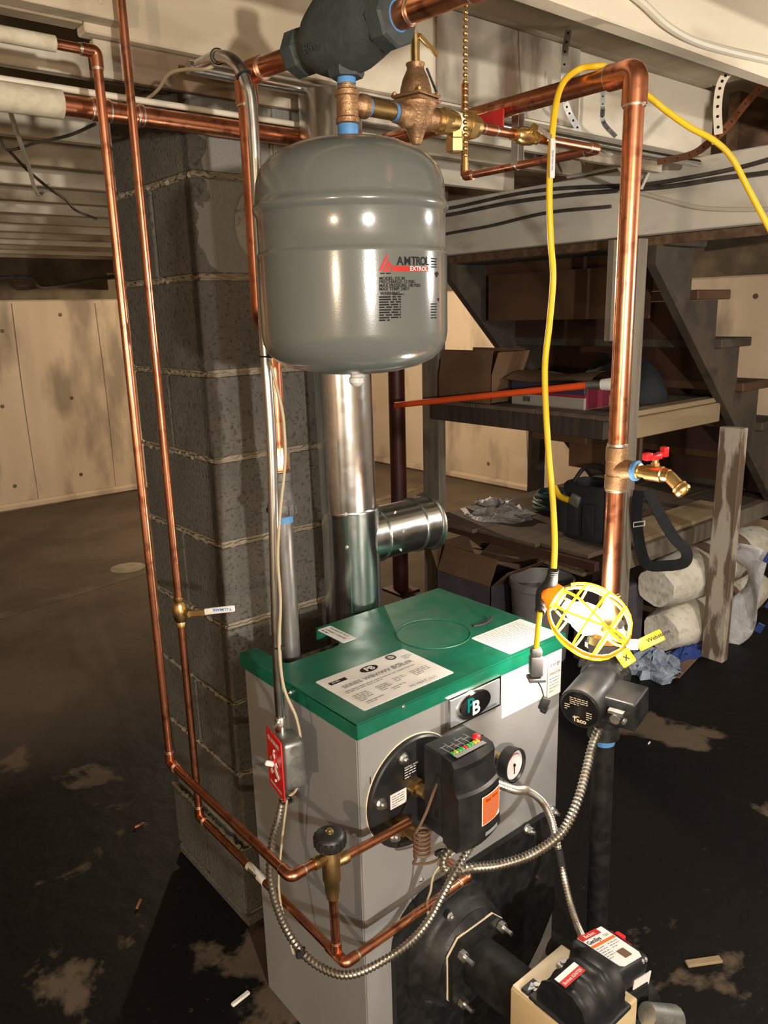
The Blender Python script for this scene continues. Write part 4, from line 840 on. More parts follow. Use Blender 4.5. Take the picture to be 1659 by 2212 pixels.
pt = obj('cover_plate', MB().box(SC + pn * .001, (.003, .072, .118), Rb, .001), 'red_plate', t, label='red cover plate with white lettering')
fr = lambda a, c: SC + pn * .0031 - pd * a + EZ * c
text('lettering', 'OIL BURNER', (0, 0, 0), EX, EZ, .0118, 'white_print', pt, 'CENTER', fn=lambda a, c: fr(a * .82, c + .040), bold=.0004)
text('lettering', 'EMERGENCY SWITCH', (0, 0, 0), EX, EZ, .0070, 'white_print', pt, 'CENTER', fn=lambda a, c: fr(a * .80, c - .049), bold=.0002)
text('lettering', 'ON', (0, 0, 0), EX, EZ, .006, 'white_print', pt, 'CENTER', fn=lambda a, c: fr(a, c + .019))
b = MB(); b.box(SC + pn * .004, (.003, .011, .026), Rb, .001); obj('switch_bezel', b, 'red_plastic', pt)
b = MB(); b.box(SC + pn * .012 + EZ * .004, (.018, .007, .010), Rb @ Matrix.Rotation(.5, 3, 'Y'), .002); b.box(SC + pn * .0035 + EZ * .006, (.001, .008, .030), Rb); obj('toggle', b, 'white_rubber', pt)
obj('tape_strip', MB().box(SC + pn * .0036 - EZ * .008, (.001, .046, .009), Rb @ Matrix.Rotation(.65, 3, 'X'), 0), 'paper', pt, smooth=False); obj('tape_strip', MB().box(SC + pn * .0046 - EZ * .008, (.001, .042, .009), Rb @ Matrix.Rotation(-.75, 3, 'X'), 0), 'paper', pt, smooth=False)
for z in (.026, -.034): obj('plate_screw', MB().cyl(SC + pn * .002 + EZ * z, SC + pn * .0042 + EZ * z, .0028, seg=10), 'white_print', pt)
# thin control wire beside the conduit
px2 = [(608, 880), (614, 930), (616, 985), (612, 1040), (606, 1095), (600, 1200), (606, 1300), (603, 1395), (610, 1470), (622, 1510), (640, 1550), (650, 1600), (652, 1660), (640, 1705), (622, 1722)]
W1 = [onv(583, 780, (.682, 1.110))] + [onv(x, y, (.672, 1.095)) for x, y in px2]
tag(obj('thermostat_wire', MB().tube(spline(W1, 6), .0026, 6), 'wire_tan'), 'thin tan wire strapped along the galvanised conduit', 'wire')
W2 = [onv(x, y, (.650, 1.07)) for x, y in ((620, 1728), (612, 1790), (606, 1850), (602, 1900), (606, 1950), (620, 2010), (634, 2060))]
tag(obj('thermostat_wire', MB().tube(spline(W2, 6), .0022, 6), 'wire_tan'), 'thin tan wire hanging below the red switch', 'wire')
# armoured cables
def flex(name, label, pts, r=.0085, mt='armor', pitch=.0075):
    return tag(obj(name, MB().ribbed(spline(pts, 14), r, pitch), mt), label, 'cable')
fa = [V((.893, .875, .624)), onv(957, 1855, (.872, .862)), onv(966, 1882, (.868, .855)), onv(985, 1882, (.875, .845)), onv(1020, 1875, (.89, .835)), onv(1080, 1868, (.94, .82)), onv(1150, 1845, (1.0, .80)), onv(1212, 1800, (1.06, .79)), onv(1246, 1735, (1.10, .79)), onv(1265, 1670, (1.15, .79)), onv(1280, 1610, (1.19, .80)), onv(1296, 1570, (1.215, .80))]
flex('armored_cable', 'ribbed armoured cable looping from control box to circulator', fa, .0088)
fb = [V((.905, .855, .620)), onv(985, 1880, (.868, .835)), onv(958, 1930, (.855, .83)), onv(925, 1990, (.83, .84)), onv(880, 2040, (.80, .85)), onv(820, 2080, (.755, .86)), onv(760, 2105, (.70, .875)), onv(710, 2098, (.665, .90)), onv(655, 2060, (.64, .94)), onv(610, 1990, (.63, 1.0)), onv(584, 1900, (.63, 1.05)), onv(588, 1820, (.64, 1.08)), onv(602, 1765, (.65, 1.095)), V((.652, 1.100, .700))]
flex('armored_cable', 'ribbed armoured cable sagging from control box to red switch', fb, .0070)
fc = [V((.948, .885, .706)), onv(1110, 1706, (1.00, .90)), onv(1140, 1708, (1.05, .925)), onv(1170, 1730, (1.09, .94)), onv(1190, 1768, (1.12, .945)), onv(1203, 1820, (1.13, .94)), onv(1214, 1875, (1.13, .92)), onv(1228, 1940, (1.10, .86)), onv(1245, 1995, (1.07, .80)), onv(1263, 2036, (1.045, .745))]
flex('armored_cable', 'grey armoured cable from the control box side down to the burner', fc, .0074, 'armor')
q = fc[5]; b = MB(); b.cyl(onv(1206, 1835, (1.13, .93)), onv(1212, 1868, (1.13, .92)), .0092, seg=10); tag(obj('tape_wrap', b, 'rubber'), 'black tape around the burner cable below the control box', 'tape')
W3 = [V((.884, .872, .600)), onv(942, 1880, (.865, .855)), onv(930, 1925, (.86, .855)), onv(923, 1950, (.86, .86)), onv(926, 1990, (.86, .88))]
tag(obj('sensor_wire', MB().tube(spline(W3, 6), .0022, 6), 'wire_tan'), 'thin tan wire dangling under the black control box', 'wire')
b = MB(); b.ring(onv(957, 1842, (.880, .868)), (0, .1, 1), .0110, .0018, 16, 6); b.box(onv(946, 1842, (.868, .862)), (.012, .006, .008)); tag(obj('cable_tie', b, 'rubber'), 'black zip tie under the control box', 'cable tie')
b = MB(); b.ring(onv(651, 2058, (.64, .94)), (1, -1, -1), .0096, .0018, 16, 6); b.box(onv(645, 2062, (.635, .935)), (.008, .006, .012)); tag(obj('cable_tie', b, 'rubber'), 'black zip tie on the low sagging armoured cable', 'cable tie')
b = MB(); b.ring(onv(617, 1728, (.652, 1.095)), (0, 0, 1), .011, .0018, 16, 6); b.box(onv(626, 1731, (.66, 1.09)), (.01, .006, .005)); tag(obj('cable_tie', b, 'rubber'), 'black zip tie just below the red switch plate', 'cable tie')
# ================================================================ drain tee and hose bib on the riser
t = thing('drain_tee', 'bronze tee fitting soldered into the tall copper riser', 'pipe fitting', (RX, RY, 1.205))
b = MB(); b.lathe((RX, RY, 1.203), EZ, [(0, .0195), (.002, .0215), (.028, .0215), (.029, .0205), (.057, .0205), (.058, .0215), (.084, .0215), (.086, .0195)], 28); tb_ = obj('body', b, 'bronze', t)
for z in (1.199, 1.289): obj('solder_ring', MB().cyl((RX, RY, z), (RX, RY, z + .005), .0198, seg=20), 'solder', t)
hb = V((-.10, -.99, -.0)).normalized(); hb = V((.02, -1, 0)).normalized(); q = V((RX, RY, 1.246))
b = MB(); b.lathe(q, hb, [(.006, .0195), (.020, .0195), (.034, .0165), (.040, .0165)], 20); obj('branch', b, 'bronze', t)
b = MB(); b.lathe(q, hb, [(.039, .0195), (.046, .0200), (.048, .0170)], 20); obj('blue_tape', b, 'blue_tape', t)
t = thing('hose_bib', 'brass hose bib with red butterfly handle on the copper riser', 'faucet', q + hb * .05)
b = MB(); b.lathe(q, hb, [(.044, .0150), (.052, .0150), (.053, .0122), (.064, .0122), (.066, .0152), (.098, .0152), (.100, .0130), (.112, .0122)], 24); obj('body', b, 'brass', t)
dn = (hb * .78 - EZ * .62).normalized(); q2 = q + hb * .110
b = MB(); b.tube(fillet([q + hb * .096, q2, q2 + dn * .036], .02, 6), .0115, 18); obj('spout', b, 'brass', t)
b = MB(); b.lathe(q2 + dn * .026, dn, [(0, .0130), (.003, .0152), (.007, .0142), (.010, .0155), (.014, .0155), (.016, .0140), (.018, .0135), (.016, .0105), (.006, .0100)], 24, cap=False); obj('hose_thread', b, 'brass', t)
b = MB(); b.cyl(q + hb * .082 + EZ * .012, q + hb * .082 + EZ * .030, .006); b.hexn(q + hb * .082 + EZ * .0145, q + hb * .082 + EZ * .020, .009); obj('stem', b, 'brass', t)
b = MB(); hc = q + hb * .082 + EZ * .032; wd = V((.97, -.25, 0)).normalized()
b.box(hc, (.030, .016, .011), None, .003, 2)
Rw = Matrix((wd, EZ.cross(wd), EZ)).transposed()
b.box(hc - wd * .020 + EZ * .002, (.016, .014, .015), Rw, .003, 2); b.box(hc + wd * .021 + EZ * .007, (.012, .014, .020), Rw, .003, 2); b.box(hc + wd * .012 + EZ * .003, (.014, .010, .010), Rw, .002); obj('red_handle', b, 'red_plastic', t, label='red butterfly handle')
# ================================================================ isolation valve, circulator, black return pipe
t = thing('flange_valve', 'isolation flange valve with yellow lever grips above the circulator', 'valve', (RX, RY, .87))
b = MB(); b.lathe((RX, RY, .905), EZ, [(0, .024), (.012, .024), (.018, .029), (.045, .029), (.055, .022), (.078, .0215), (.080, .0195)], 24); obj('body', b, 'brass', t)
b = MB(); P = [V((RX + .052 * math.cos(a) * (1.05 if abs(math.sin(a)) < .3 else .8), RY + .040 * math.sin(a), .888)) for a in [k * math.pi / 12 for k in range(24)]]; b.prism(P, (0, 0, .017)); b.bevel(.002, 1, 50); obj('flange', b, 'brass', t)
obj('solder_ring', MB().cyl((RX, RY, .984), (RX, RY, .989), .0195), 'solder', t)
hv = (RT * .9 - FW * .42); hv.z = 0; hv.normalize(); ncv = (CAM - V((RX, RY, .92))); ncv.z = 0; ncv.normalize(); side = hv
q = V((RX, RY, .935)); b = MB(); b.cyl(q, q + ncv * .03 + side * .02, .009); b.hexn(q + ncv * .026 + side * .016, q + ncv * .036 + side * .023, .010); obj('stem', b, 'zinc', t)
q1 = onv(1352, 1393, (1.28, .83)); q2_ = onv(1378, 1392, (1.30, .80)); q3 = onv(1432, 1370, (1.34, .765))
def blade(a, c, w, th, mt, nm, parent, bev=.002, nrm=None):
    a = V(a); c = V(c); dd = (c - a).normalized(); nn = nrm or (CAM - (a + c) / 2); nn = (nn - dd * nn.dot(dd)).normalized(); R_ = Matrix((dd, nn, dd.cross(nn))).transposed()
    return obj(nm, MB().box((a + c) / 2, ((c - a).length, th, w), R_, bev, 2), mt, parent), dd, nn
blade(q + ncv * .032 + side * .02, q1 + (q2_ - q1) * .0, .014, .003, 'zinc', 'lever', t, .0008); blade(q1, q2_, .022, .003, 'zinc', 'lever', t, .0008)
g_, dd, nn = blade(q2_ - V((0, 0, .004)), q3, .024, .007, 'yellow_handle', 'grip', t, .003); up_ = (EZ - dd * dd.dot(EZ) - nn * nn.dot(EZ)).normalized()
text('lettering', 'Webstone', q2_ + (q3 - q2_) * .36 + nn * .0042 - EZ * .002 - up_ * .003, dd, up_, .0115, 'ink', g_, lift=0, bold=.0003)
g2 = onv(1338, 1430, (1.265, .80)); g3 = onv(1366, 1412, (1.285, .79)); g_, dd, nn = blade(g2, g3, .032, .008, 'yellow_handle', 'grip', t, .004); b = MB(); cgg = (g2 + g3) / 2 + nn * .0046
up_ = dd.cross(nn); up_ = up_ if up_.z > 0 else -up_
for s_ in (-1, 1): b.box(cgg, (.013, .0006, .0025), Matrix((dd, nn, up_)).transposed() @ Matrix.Rotation(s_ * .9, 3, 'Y'))
obj('x_mark', b, 'ink', g_, smooth=False)
for s_ in (-1, 1):
    p = V((RX, RY, .860)) + side * .037 * s_; b = MB(); b.cyl(p, p + EZ * .05, .005); b.hexn(p + EZ * .004, p + EZ * .015, .010); b.hexn(p + EZ * .044, p + EZ * .053, .009); obj('flange_bolt', b, 'zinc', t)
PC = V((RX, RY, .800)); t = thing('circulator_pump', 'black circulator pump with round motor face and square capacitor box', 'pump', PC - EZ * .06)
b = MB(); b.lathe(PC + EZ * .068, EZ, [(0, .030), (.016, .030)], 24); P = [V((RX + .050 * math.cos(a) * (1.05 if abs(math.sin(a)) < .3 else .8), RY + .040 * math.sin(a), .868)) for a in [k * math.pi / 12 for k in range(24)]]; b.prism(P, (0, 0, .018)); obj('upper_flange', b, 'iron_black', t)
b = MB(); b.prism([p + V((0, 0, -.150)) for p in P], (0, 0, .018)); obj('lower_flange', b, 'iron_black', t)
md = V((-.93, -.36, -.06)).normalized()
fc_ = onv(1252, 1532, (1.185, .815)); md = (fc_ - PC); md = md.normalized()
b = MB(); b.lathe(PC - md * .035, md, [(0, .028), (.008, .044), (.030, .050), (.040, .050), (.044, .045)], 32); b.cyl(PC - EZ * .07, PC + EZ * .07, .027, seg=24); obj('volute', b, 'iron_black', t)
Lm = (fc_ - PC).length
b = MB(); b.lathe(PC + md * .010, md, [(0, .050), (.008, .050), (.010, .0435), (Lm - .018, .0435), (Lm - .012, .0425), (Lm - .011, .0400), (Lm - .010, .0001)], 40); mo = obj('motor', b, 'black_satin', t)
mu, mv = ortho(md); mup = (EZ - md * md.dot(EZ)).normalized(); mri = mup.cross(md).normalized()
fcn = PC + md * (Lm + .0004)
b = MB(); b.lathe(fcn - md * .0005, md, [(0, .0385), (.0006, .038), (.0006, .001)], 40); lb = obj('face_label', b, 'emblem_black', t)
text('lettering', 'Taco', fcn - mup * .030 + md * .001, mri, mup, .014, 'gasket', lb, 'CENTER', lift=.0, bold=.0005)
b = MB(); rn = random.Random(4); greek(b, fcn + mup * .022 - mri * .020 + md * .001, mri, mup, .042, 4, .0045, .0028, rnd=rn, lift=0); greek(b, fcn - mri * .031 + mup * .004 + md * .001, mri, mup, .012, 3, .005, .003, rnd=rn, lift=0); greek(b, fcn + mri * .014 - mup * .004 + md * .001, mri, mup, .013, 4, .005, .003, rnd=rn, lift=0); greek(b, fcn - mri * .012 - mup * .019 + md * .001, mri, mup, .026, 1, .005, .003, rnd=rn, lift=0); obj('print', b, 'gasket', lb, smooth=False)['kind'] = 'stuff'
cbx = PC + md * .062 + mri * .066 - mup * .010
Rp = Matrix((mri, md, mup)).transposed()
obj('capacitor_box', MB().box(cbx, (.066, .078, .062), Rp, .005, 3), 'black_satin', t)
for s_, z_ in ((-1, .03), (1, .03), (1, -.03), (-1, -.03)): bolt(t, PC + md * .012 + mri * .046 * s_ + mup * z_, -md if 0 else md, .006, .012, 'iron_black', 'motor_bolt')
q = cbx + md * .039; b = MB(); b.lathe(q, md, [(0, .012), (.006, .012), (.008, .010), (.020, .010)], 14); b.box(q + md * .012 + mup * .013, (.030, .012, .006), Rp); b.cyl(q + md * .010 + mri * .018, q + md * .022 + mri * .018, .004, seg=8); obj('cable_clamp', b, 'zinc', t)
t = thing('return_pipe', 'black iron pipe standing between circulator and floor', 'pipe', (RX + .006, RY - .004, 0))
b = MB(); b.prism([p + V((.0, 0, -.169)) for p in P], (0, 0, .018)); b.cyl((RX, RY, .665), (RX, RY, .70), .034, .028, seg=24); obj('flange', b, 'iron_black', t)
obj('blue_tape', MB().cyl((RX + .001, RY, .648), (RX + .001, RY, .662), .0245, seg=24), 'blue_tape', t, label='pale blue thread tape ring')
obj('pipe', MB().cyl((RX + .006, RY - .006, .02), (RX + .001, RY, .672), .0235, seg=24), 'iron_black', t)
b = MB(); b.tube([(RX + .006, RY - .006, .10), (RX + .006, RY - .006, .04), (RX + .006, RY + .10, .04), (X1 + .004, RY + .22, .04)], .029, 16, .05); obj('elbow', b, 'iron_black', t)
# ================================================================ work light
LC = onv(1272, 1340, (1.16, .812)); ca = (RT * .74 - UP * .50 - FW * .34).normalized()
t = thing('work_light', 'glowing caged work light with yellow plastic guard hanging by the riser', 'lamp', LC)
lu = (FW * -.80 - RT * .28 + UP * .1); lu = (lu - ca * lu.dot(ca)).normalized(); lv = ca.cross(lu)
La, Lr = .078, .066
def cagep(s_, ph, k=1.0):
    x = -La + 2 * La * s_; rr = Lr * math.sqrt(max(0, 1 - (abs(x) / La) ** 2.3)) * (.93 + .1 * s_); return LC + ca * x + (lu * math.cos(ph) + lv * math.sin(ph)) * rr * k
b = MB()
for k in range(8):
    ph = k * math.pi / 4 + .2; tw = .55 if k % 2 else -.55
    b.tube([cagep(.10 + .88 * j / 14, ph + tw * (j / 14)) for j in range(15)], .0026, 7)
for s_ in (.26, .52, .77):
    b.tube([cagep(s_, a * math.pi / 14) for a in range(28)], .0024, 7, closed=True)
cg = obj('guard', b, 'cage_yellow', t, label='yellow plastic bulb guard')
b = MB(); sp = .95
ringp = [cagep(.06 + .93 * j / 14, sp, 1.03) for j in range(15)] + [cagep(.06 + .93 * (14 - j) / 14, sp + math.pi, 1.03) for j in range(15)]
b.tube(ringp, .0036, 8, closed=True); obj('guard_seam', b, 'cage_orange', t, label='orange seam ring of the guard')
b = MB(); so = LC - ca * La; b.lathe(so - ca * .020, ca, [(0, .018), (.006, .026), (.026, .027), (.030, .022), (.036, .020)], 20); obj('socket', b, 'cage_orange', t)
sl = so - ca * .012
b = MB(); s_top = onv(1196, 1228, (1.14, .852)); s_bot = onv(1166, 1322, (1.12, .846))
b.tube(spline([s_top, s_top + (sl - s_top) * .55, sl + (s_bot - sl) * .15 - ca * .010, s_bot], 6), lambda f: .0080 + .0055 * math.sin(math.pi * f), 12); obj('cord_splice', b, 'rubber', t)
b = MB()
for k in range(3): b.ring(s_top + (sl - s_top) * (.04 + .07 * k), sl - s_top, .0088, .0018, 14, 6); b.ring(s_bot + (sl - s_bot) * (.04 + .07 * k), sl - s_bot, .0088, .0018, 14, 6)
obj('strain_relief', b, 'rubber', t)
bc_ = LC - ca * .004
b = MB(); b.lathe(bc_ - ca * .050, ca, [(0, .012), (.012, .013), (.022, .020), (.036, .0275), (.050, .030), (.064, .0275), (.074, .019), (.0795, .008), (.080, .001)], 20); obj('bulb', b, 'bulb', t, label='white-hot light bulb')
# cord: drapes over the ceiling run, drops to the lamp, ends in a connector
c1 = [onv(1790, 760, (1.76, .55)), onv(1730, 620, (1.72, .64)), onv(1659, 488, (1.66, .74)), onv(1620, 415, (1.62, .79)), onv(1580, 340, (1.58, .84)), onv(1540, 302, (1.54, .88)), onv(1490, 275, (1.50, .90)), onv(1440, 240, (1.46, .91)), onv(1400, 208, (1.43, .92)), V((1.365, .935, 1.955)), V((1.322, .940, 1.972)), onv(1290, 143, (1.29, .945)) , onv(1250, 150, (1.27, .985)), onv(1213, 185, (1.245, .965)), onv(1196, 260, (1.215, .938)), onv(1187, 400, (1.205, .935)), onv(1190, 520, (1.205, .937)), onv(1195, 600, (1.215, .945)), onv(1187, 700, (1.21, .935)), onv(1177, 800, (1.20, .925)), onv(1183, 950, (1.18, .90)), onv(1194, 1080, (1.165, .88)), onv(1198, 1170, (1.15, .862)), s_top]
tag(obj('extension_cord', MB().tube(spline(c1, 8), .0058, 12), 'yellow_cord'), 'yellow cord looped over the copper ceiling run down to the work light', 'cord')
p_ = onv(1158, 1402, (1.128, .858)); c2_ = [s_bot, onv(1163, 1350, (1.122, .850)), p_]
t = thing('cord_connector', 'grey plug connector with black cap dangling below the work light', 'connector', p_)
obj('cord_tail', MB().tube(spline(c2_, 8), .0052, 12), 'yellow_cord', t)
e_ = onv(1158, 1462, (1.128, .858)); dx_ = (e_ - p_).normalized(); R_ = Matrix((RT - dx_ * RT.dot(dx_), -FW, -dx_)).transposed()
R_ = Matrix.Rotation(0, 3, 'X') @ Matrix((V((.80, -.6, 0)), V((.6, .80, 0)), EZ)).transposed()
b = MB(); b.box(p_ + dx_ * .006, (.022, .020, .018), R_, .005, 2); b.box((p_ + e_) / 2 + dx_ * .005, (.026, .024, .042), R_, .005, 2); b.box(e_ + dx_ * .003, (.034, .028, .008), R_, .002); obj('plug_body', b, 'armor_grey', t)
k0 = e_ + dx_ * .006; k1 = onv(1176, 1510, (1.133, .856)); obj('cap_tether', MB().tube(spline([k0, (k0 + k1) / 2 + V((.002, 0, .004)), k1], 5), .0014, 6), 'rubber', t)
b = MB(); b.box(k1 - EZ * .010, (.018, .010, .026), R_ @ Matrix.Rotation(.35, 3, 'Y'), .003, 2); b.box(k1 - EZ * .022, (.013, .010, .016), R_ @ Matrix.Rotation(.5, 3, 'Y'), .003, 2); obj('plug_cap', b, 'rubber', t)
# ================================================================ oil burner
bx_, bz_ = .957, .278
t = thing('oil_burner', 'oil burner with black igniter cover projecting from the boiler door', 'burner', (bx_, .60, .15))
def octo(h, ch, y, cx=bx_, cz=bz_): return [V((cx + sx * a, y, cz + sz * c)) for a, c, sx, sz in ((h - ch, h, -1, 1), (h - ch, h, 1, 1), (h, h - ch, 1, 1), (h, h - ch, 1, -1), (h - ch, h, 1, -1), (h - ch, h, -1, -1), (h, h - ch, -1, -1), (h, h - ch, -1, 1))]
yh = yf - .069
b = MB(); b.prism(octo(.078, .028, yh - .017), (0, .013, 0)); obj('mounting_flange', b, 'iron_black', t, smooth=False)
b = MB(); b.prism(octo(.0795, .029, yh - .0035), (0, .0035, 0)); obj('gasket', b, 'gasket', t, smooth=False)
b = MB(); b.lathe((bx_, yf - .07, bz_), (0, 1, 0), [(0, .085), (.012, .098), (.02, .098)], 32); obj('flange_seat', b, 'iron_black', t)
for sx, sz in ((-1, 1), (1, 1), (1, -1), (-1, -1)):
    p = V((bx_ + sx * .056, yh - .016, bz_ + sz * .056)); b = MB(); b.cyl(p, p - EY * .034, .005, seg=10); b.hexn(p - EY * .002, p - EY * .014, .011); obj('stud_nut', b, 'zinc', t)
obj('air_tube', MB().cyl((bx_, yh - .013, bz_), (bx_, .758, bz_), .050, seg=32), 'iron_black', t)
hx0, hx1, hy0, hy1, hz0, hz1 = .893, 1.045, .595, .760, .15, .362
obj('housing', MB().bx((hx0, hy0, hz0), (hx1, hy1, hz1), .004, 2), 'beige_paint', t, label='beige painted burner housing')
b = MB(); b.bx((hx0 + .004, hy1 - .050, hz1), (hx1 - .006, hy1 - .002, hz1 + .004), .001); obj('top_strap', b, 'gasket', t, smooth=False)
for x in (hx0 + .03, hx1 - .045): 
    b = MB(); b.box((x, hy1 - .035, hz1 + .007), (.022, .016, .006), None, .001); b.cyl((x, hy1 - .035, hz1 + .008), (x, hy1 - .035, hz1 + .014), .005, seg=8); obj('hinge_clip', b, 'zinc', t)
# igniter: domed black cover with three ribs, axis along X
ig = V((.925, .655, hz1 + .002)); b = MB(); N = 14; rings = []
for i in range(N + 1):
    s_ = i / N; x = hx0 + .008 + .112 * s_; hgt = .066 + .006 * math.cos(s_ * 3 * 2 * math.pi); rings.append([V((x, .602, hz1 - .03)), V((x, .602, hz1 + hgt * .45)), V((x, .612, hz1 + hgt * .80)), V((x, .632, hz1 + hgt)), V((x, .675, hz1 + hgt)), V((x, .696, hz1 + hgt * .8)), V((x, .706, hz1 + hgt * .4)), V((x, .706, hz1 - .002))])
b.loft(rings); ign = obj('igniter_cover', b, 'black_satin', t, ang=55)
obj('igniter_flange', MB().bx((hx0 + .004, .59, hz1), (hx0 + .124, .722, hz1 + .010), .003, 2), 'black_plastic', t, smooth=False)
lo = V((hx0 + .014, .640, hz1 + .0735)); b = MB(); b.bx((lo.x, lo.y + .010, lo.z), (lo.x + .055, lo.y + .024, lo.z + .0006)); l1 = obj('red_label', b, 'red_print', ign, smooth=False); b = MB(); b.bx((lo.x, lo.y + .024, lo.z), (lo.x + .055, lo.y + .034, lo.z + .0006)); obj('white_label', b, 'paper', ign, smooth=False)
text('lettering', 'Beckett IGNITER', (lo.x + .003, lo.y + .0135, lo.z + .0007), EX, EY, .0085, 'white_print', ign, sx=.8)
b = MB(); b.bx((hx0 + .006, .724, hz1 + .001), (hx0 + .040, .740, hz1 + .010), .001); p = V((hx0 + .018, .722, hz1 + .010)); obj('latch', b, 'black_plastic', t, smooth=False)
b = MB(); b.prism([V((hx0 + .010, .728, hz1 + .0104)), V((hx0 + .028, .735, hz1 + .0104)), V((hx0 + .030, .727, hz1 + .0104)), V((hx0 + .022, .722, hz1 + .0104))], (0, 0, .0015)); b.cyl((hx0 + .023, .729, hz1 + .011), (hx0 + .023, .729, hz1 + .0135), .003, seg=8); obj('latch_tab', b, 'silver_label', t)
# primary control module at the right, tilted
mc = V((1.058, .668, .382)); Rm = Matrix.Rotation(math.radians(14), 3, 'Y')
b = MB(); b.box(mc, (.105, .105, .052), Rm, .010, 3); pm = obj('primary_control', b, 'black_plastic', t)
obj('control_base', MB().box(mc - Rm @ V((0, 0, .040)), (.115, .115, .030), Rm, .003), 'black_satin', t, smooth=False)
obj('control_mount', MB().bx((1.047, .61, .22), (1.11, .72, .335), .003), 'iron_black', t, smooth=False)
ml = lambda x, y, z=.0268: mc + Rm @ V((x, y, z)); mR, mU = Rm @ EX, Rm @ EY
b = MB(); b.prism([ml(-.040, .046), ml(-.034, -.040), ml(-.026, -.046), ml(.030, -.046), ml(.038, -.036), ml(.038, .046)], Rm @ V((0, 0, .0008))); wl = obj('control_label', b, 'module_white', pm, smooth=False, label='white label with red band on the burner control')
b = MB(); b.prism([ml(-.040, .047, .0277), ml(-.039, .034, .0277), ml(.020, .034, .0277), ml(.020, .047, .0277)], Rm @ V((0, 0, .0004))); obj('red_band', b, 'red_print', wl, smooth=False)
b = MB(); b.prism([ml(-.037, .018, .0277), ml(-.037, .012, .0277), ml(.036, .012, .0277), ml(.036, .018, .0277)], Rm @ V((0, 0, .0004))); obj('orange_band', b, 'orange_label', wl, smooth=False)
text('lettering', 'Beckett', ml(-.026, .037, .0284), mR, mU, .0105, 'white_print', wl, lift=0); text('lettering', 'GeniSys', ml(-.036, .0215, .028), mR, mU, .0125, 'ink', wl, lift=0, bold=.0003); text('lettering', '7505', ml(.014, .0225, .028), mR, mU, .008, 'ink_light', wl, lift=0)
b = MB(); rn = random.Random(8); greek(b, ml(-.035, .006, .028), mR, mU, .03, 6, .0055, .003, rnd=rn, lift=0); greek(b, ml(0, .006, .028), mR, mU, .034, 3, .0055, .003, rnd=rn, lift=0); obj('print', b, 'ink_light', wl, smooth=False)['kind'] = 'stuff'
b = MB(); b.prism([ml(-.004, -.014, .028), ml(-.004, -.034, .028), ml(.018, -.034, .028), ml(.018, -.014, .028)], Rm @ V((0, 0, .0006))); obj('display_window', b, 'wire_brown', wl, smooth=False)
b = MB(); rc_ = mc + Rm @ V((.062, .022, .0)); b.lathe(rc_, Rm @ EX, [(0, .010), (.006, .012), (.010, .012)], 12); b.box(rc_ + Rm @ V((.012, 0, .002)), (.008, .050, .012), Rm, .003, 2); b.box(rc_ + Rm @ V((.010, 0, .006)), (.012, .020, .020), Rm, .003, 2); obj('red_cap', b, 'red_plastic', t, label='red wing cap on the burner control')
for dx in (.018, .028): bolt(pm, ml(dx + .012, -.049, .020), Rm @ V((0, -.6, .8)), .0035, .003, name='screw')
b = MB(); b.box(mc + Rm @ V((.035, -.0535, -.020)), (.055, .002, .026), Rm); obj('side_label', b, 'paper', pm, smooth=False)
# motor and pump below the control
b = MB(); b.lathe((1.045, .66, .245), EX, [(0, .062), (.02, .066), (.09, .066), (.11, .055), (.115, .02)], 32); obj('motor', b, 'black_satin', t)
b = MB(); b.cyl((1.060, .585, .325), (1.120, .565, .285), .020, .026, seg=16); cpn = obj('motor_cable_boot', b, 'galv_box', t); text('lettering', 'Beckett', (0, 0, 0), EX, EZ, .010, 'ink', cpn, fn=lambda a, c: V((1.075 + a, .562, .315 + c)))
b = MB(); b.cyl((.93, .585, .33), (.93, .575, .30), .010); b.hexn((.93, .576, .31), (.93, .566, .31), .008); obj('fitting', b, 'zinc', t)
# nozzle line: red-brown pipe stub under control box
tag(obj('nipple_pipe', MB().cyl((.905, .94, .59), (.905, .94, .50), .008, seg=10), 'copper_old'), 'short dark copper nipple behind the control box', 'pipe') if 0 else None
# ================================================================ things on and under the shelves
def open_box(name, label, c, size, rz, mt, flaps=(1, 1, 1, 1), fl_ang=(1.2, 1.2, 1.9, 1.9), flap_mt=None, fh=.11):
    x, y, z = c; w_, d_, h_ = size; t = thing(name, label, 'box', c); R = Matrix.Rotation(rz, 3, 'Z'); o_ = V(c); th = .004
    b = MB()
    for cc, sz in (((0, 0, th / 2), (w_, d_, th)), ((w_ / 2 - th / 2, 0, h_ / 2), (th, d_, h_)), ((-w_ / 2 + th / 2, 0, h_ / 2), (th, d_, h_)), ((0, d_ / 2 - th / 2, h_ / 2), (w_, th, h_)), ((0, -d_ / 2 + th / 2, h_ / 2), (w_, th, h_))): b.box(o_ + R @ V(cc), sz, R)
    obj('box_sides', b, mt, t, smooth=False)
    for i, (nx, ny) in enumerate(((1, 0), (-1, 0), (0, 1), (0, -1))):
        if not flaps[i]: continue
        e = V((nx * w_ / 2, ny * d_ / 2, h_)); a = fl_ang[i]; dirn = V((nx * math.cos(a), ny * math.cos(a), math.sin(a))); L = d_ if nx else w_
        tang = V((-ny, nx, 0)); c_ = e + dirn * fh / 2; Rf = Matrix((tang, dirn, tang.cross(dirn))).transposed()
        obj('flap', MB().box(o_ + R @ c_, (L * .97, fh, .003), R @ Rf), flap_mt or mt, t, smooth=False)
    return t
open_box('carton', 'open brown cardboard box on the upper shelf beside the grey tank', (2.76, 2.60, us), (.22, .34, .13), 0, 'cardboard', (1, 1, 0, 1), (1.45, 1.75, 1.2, 1.2))
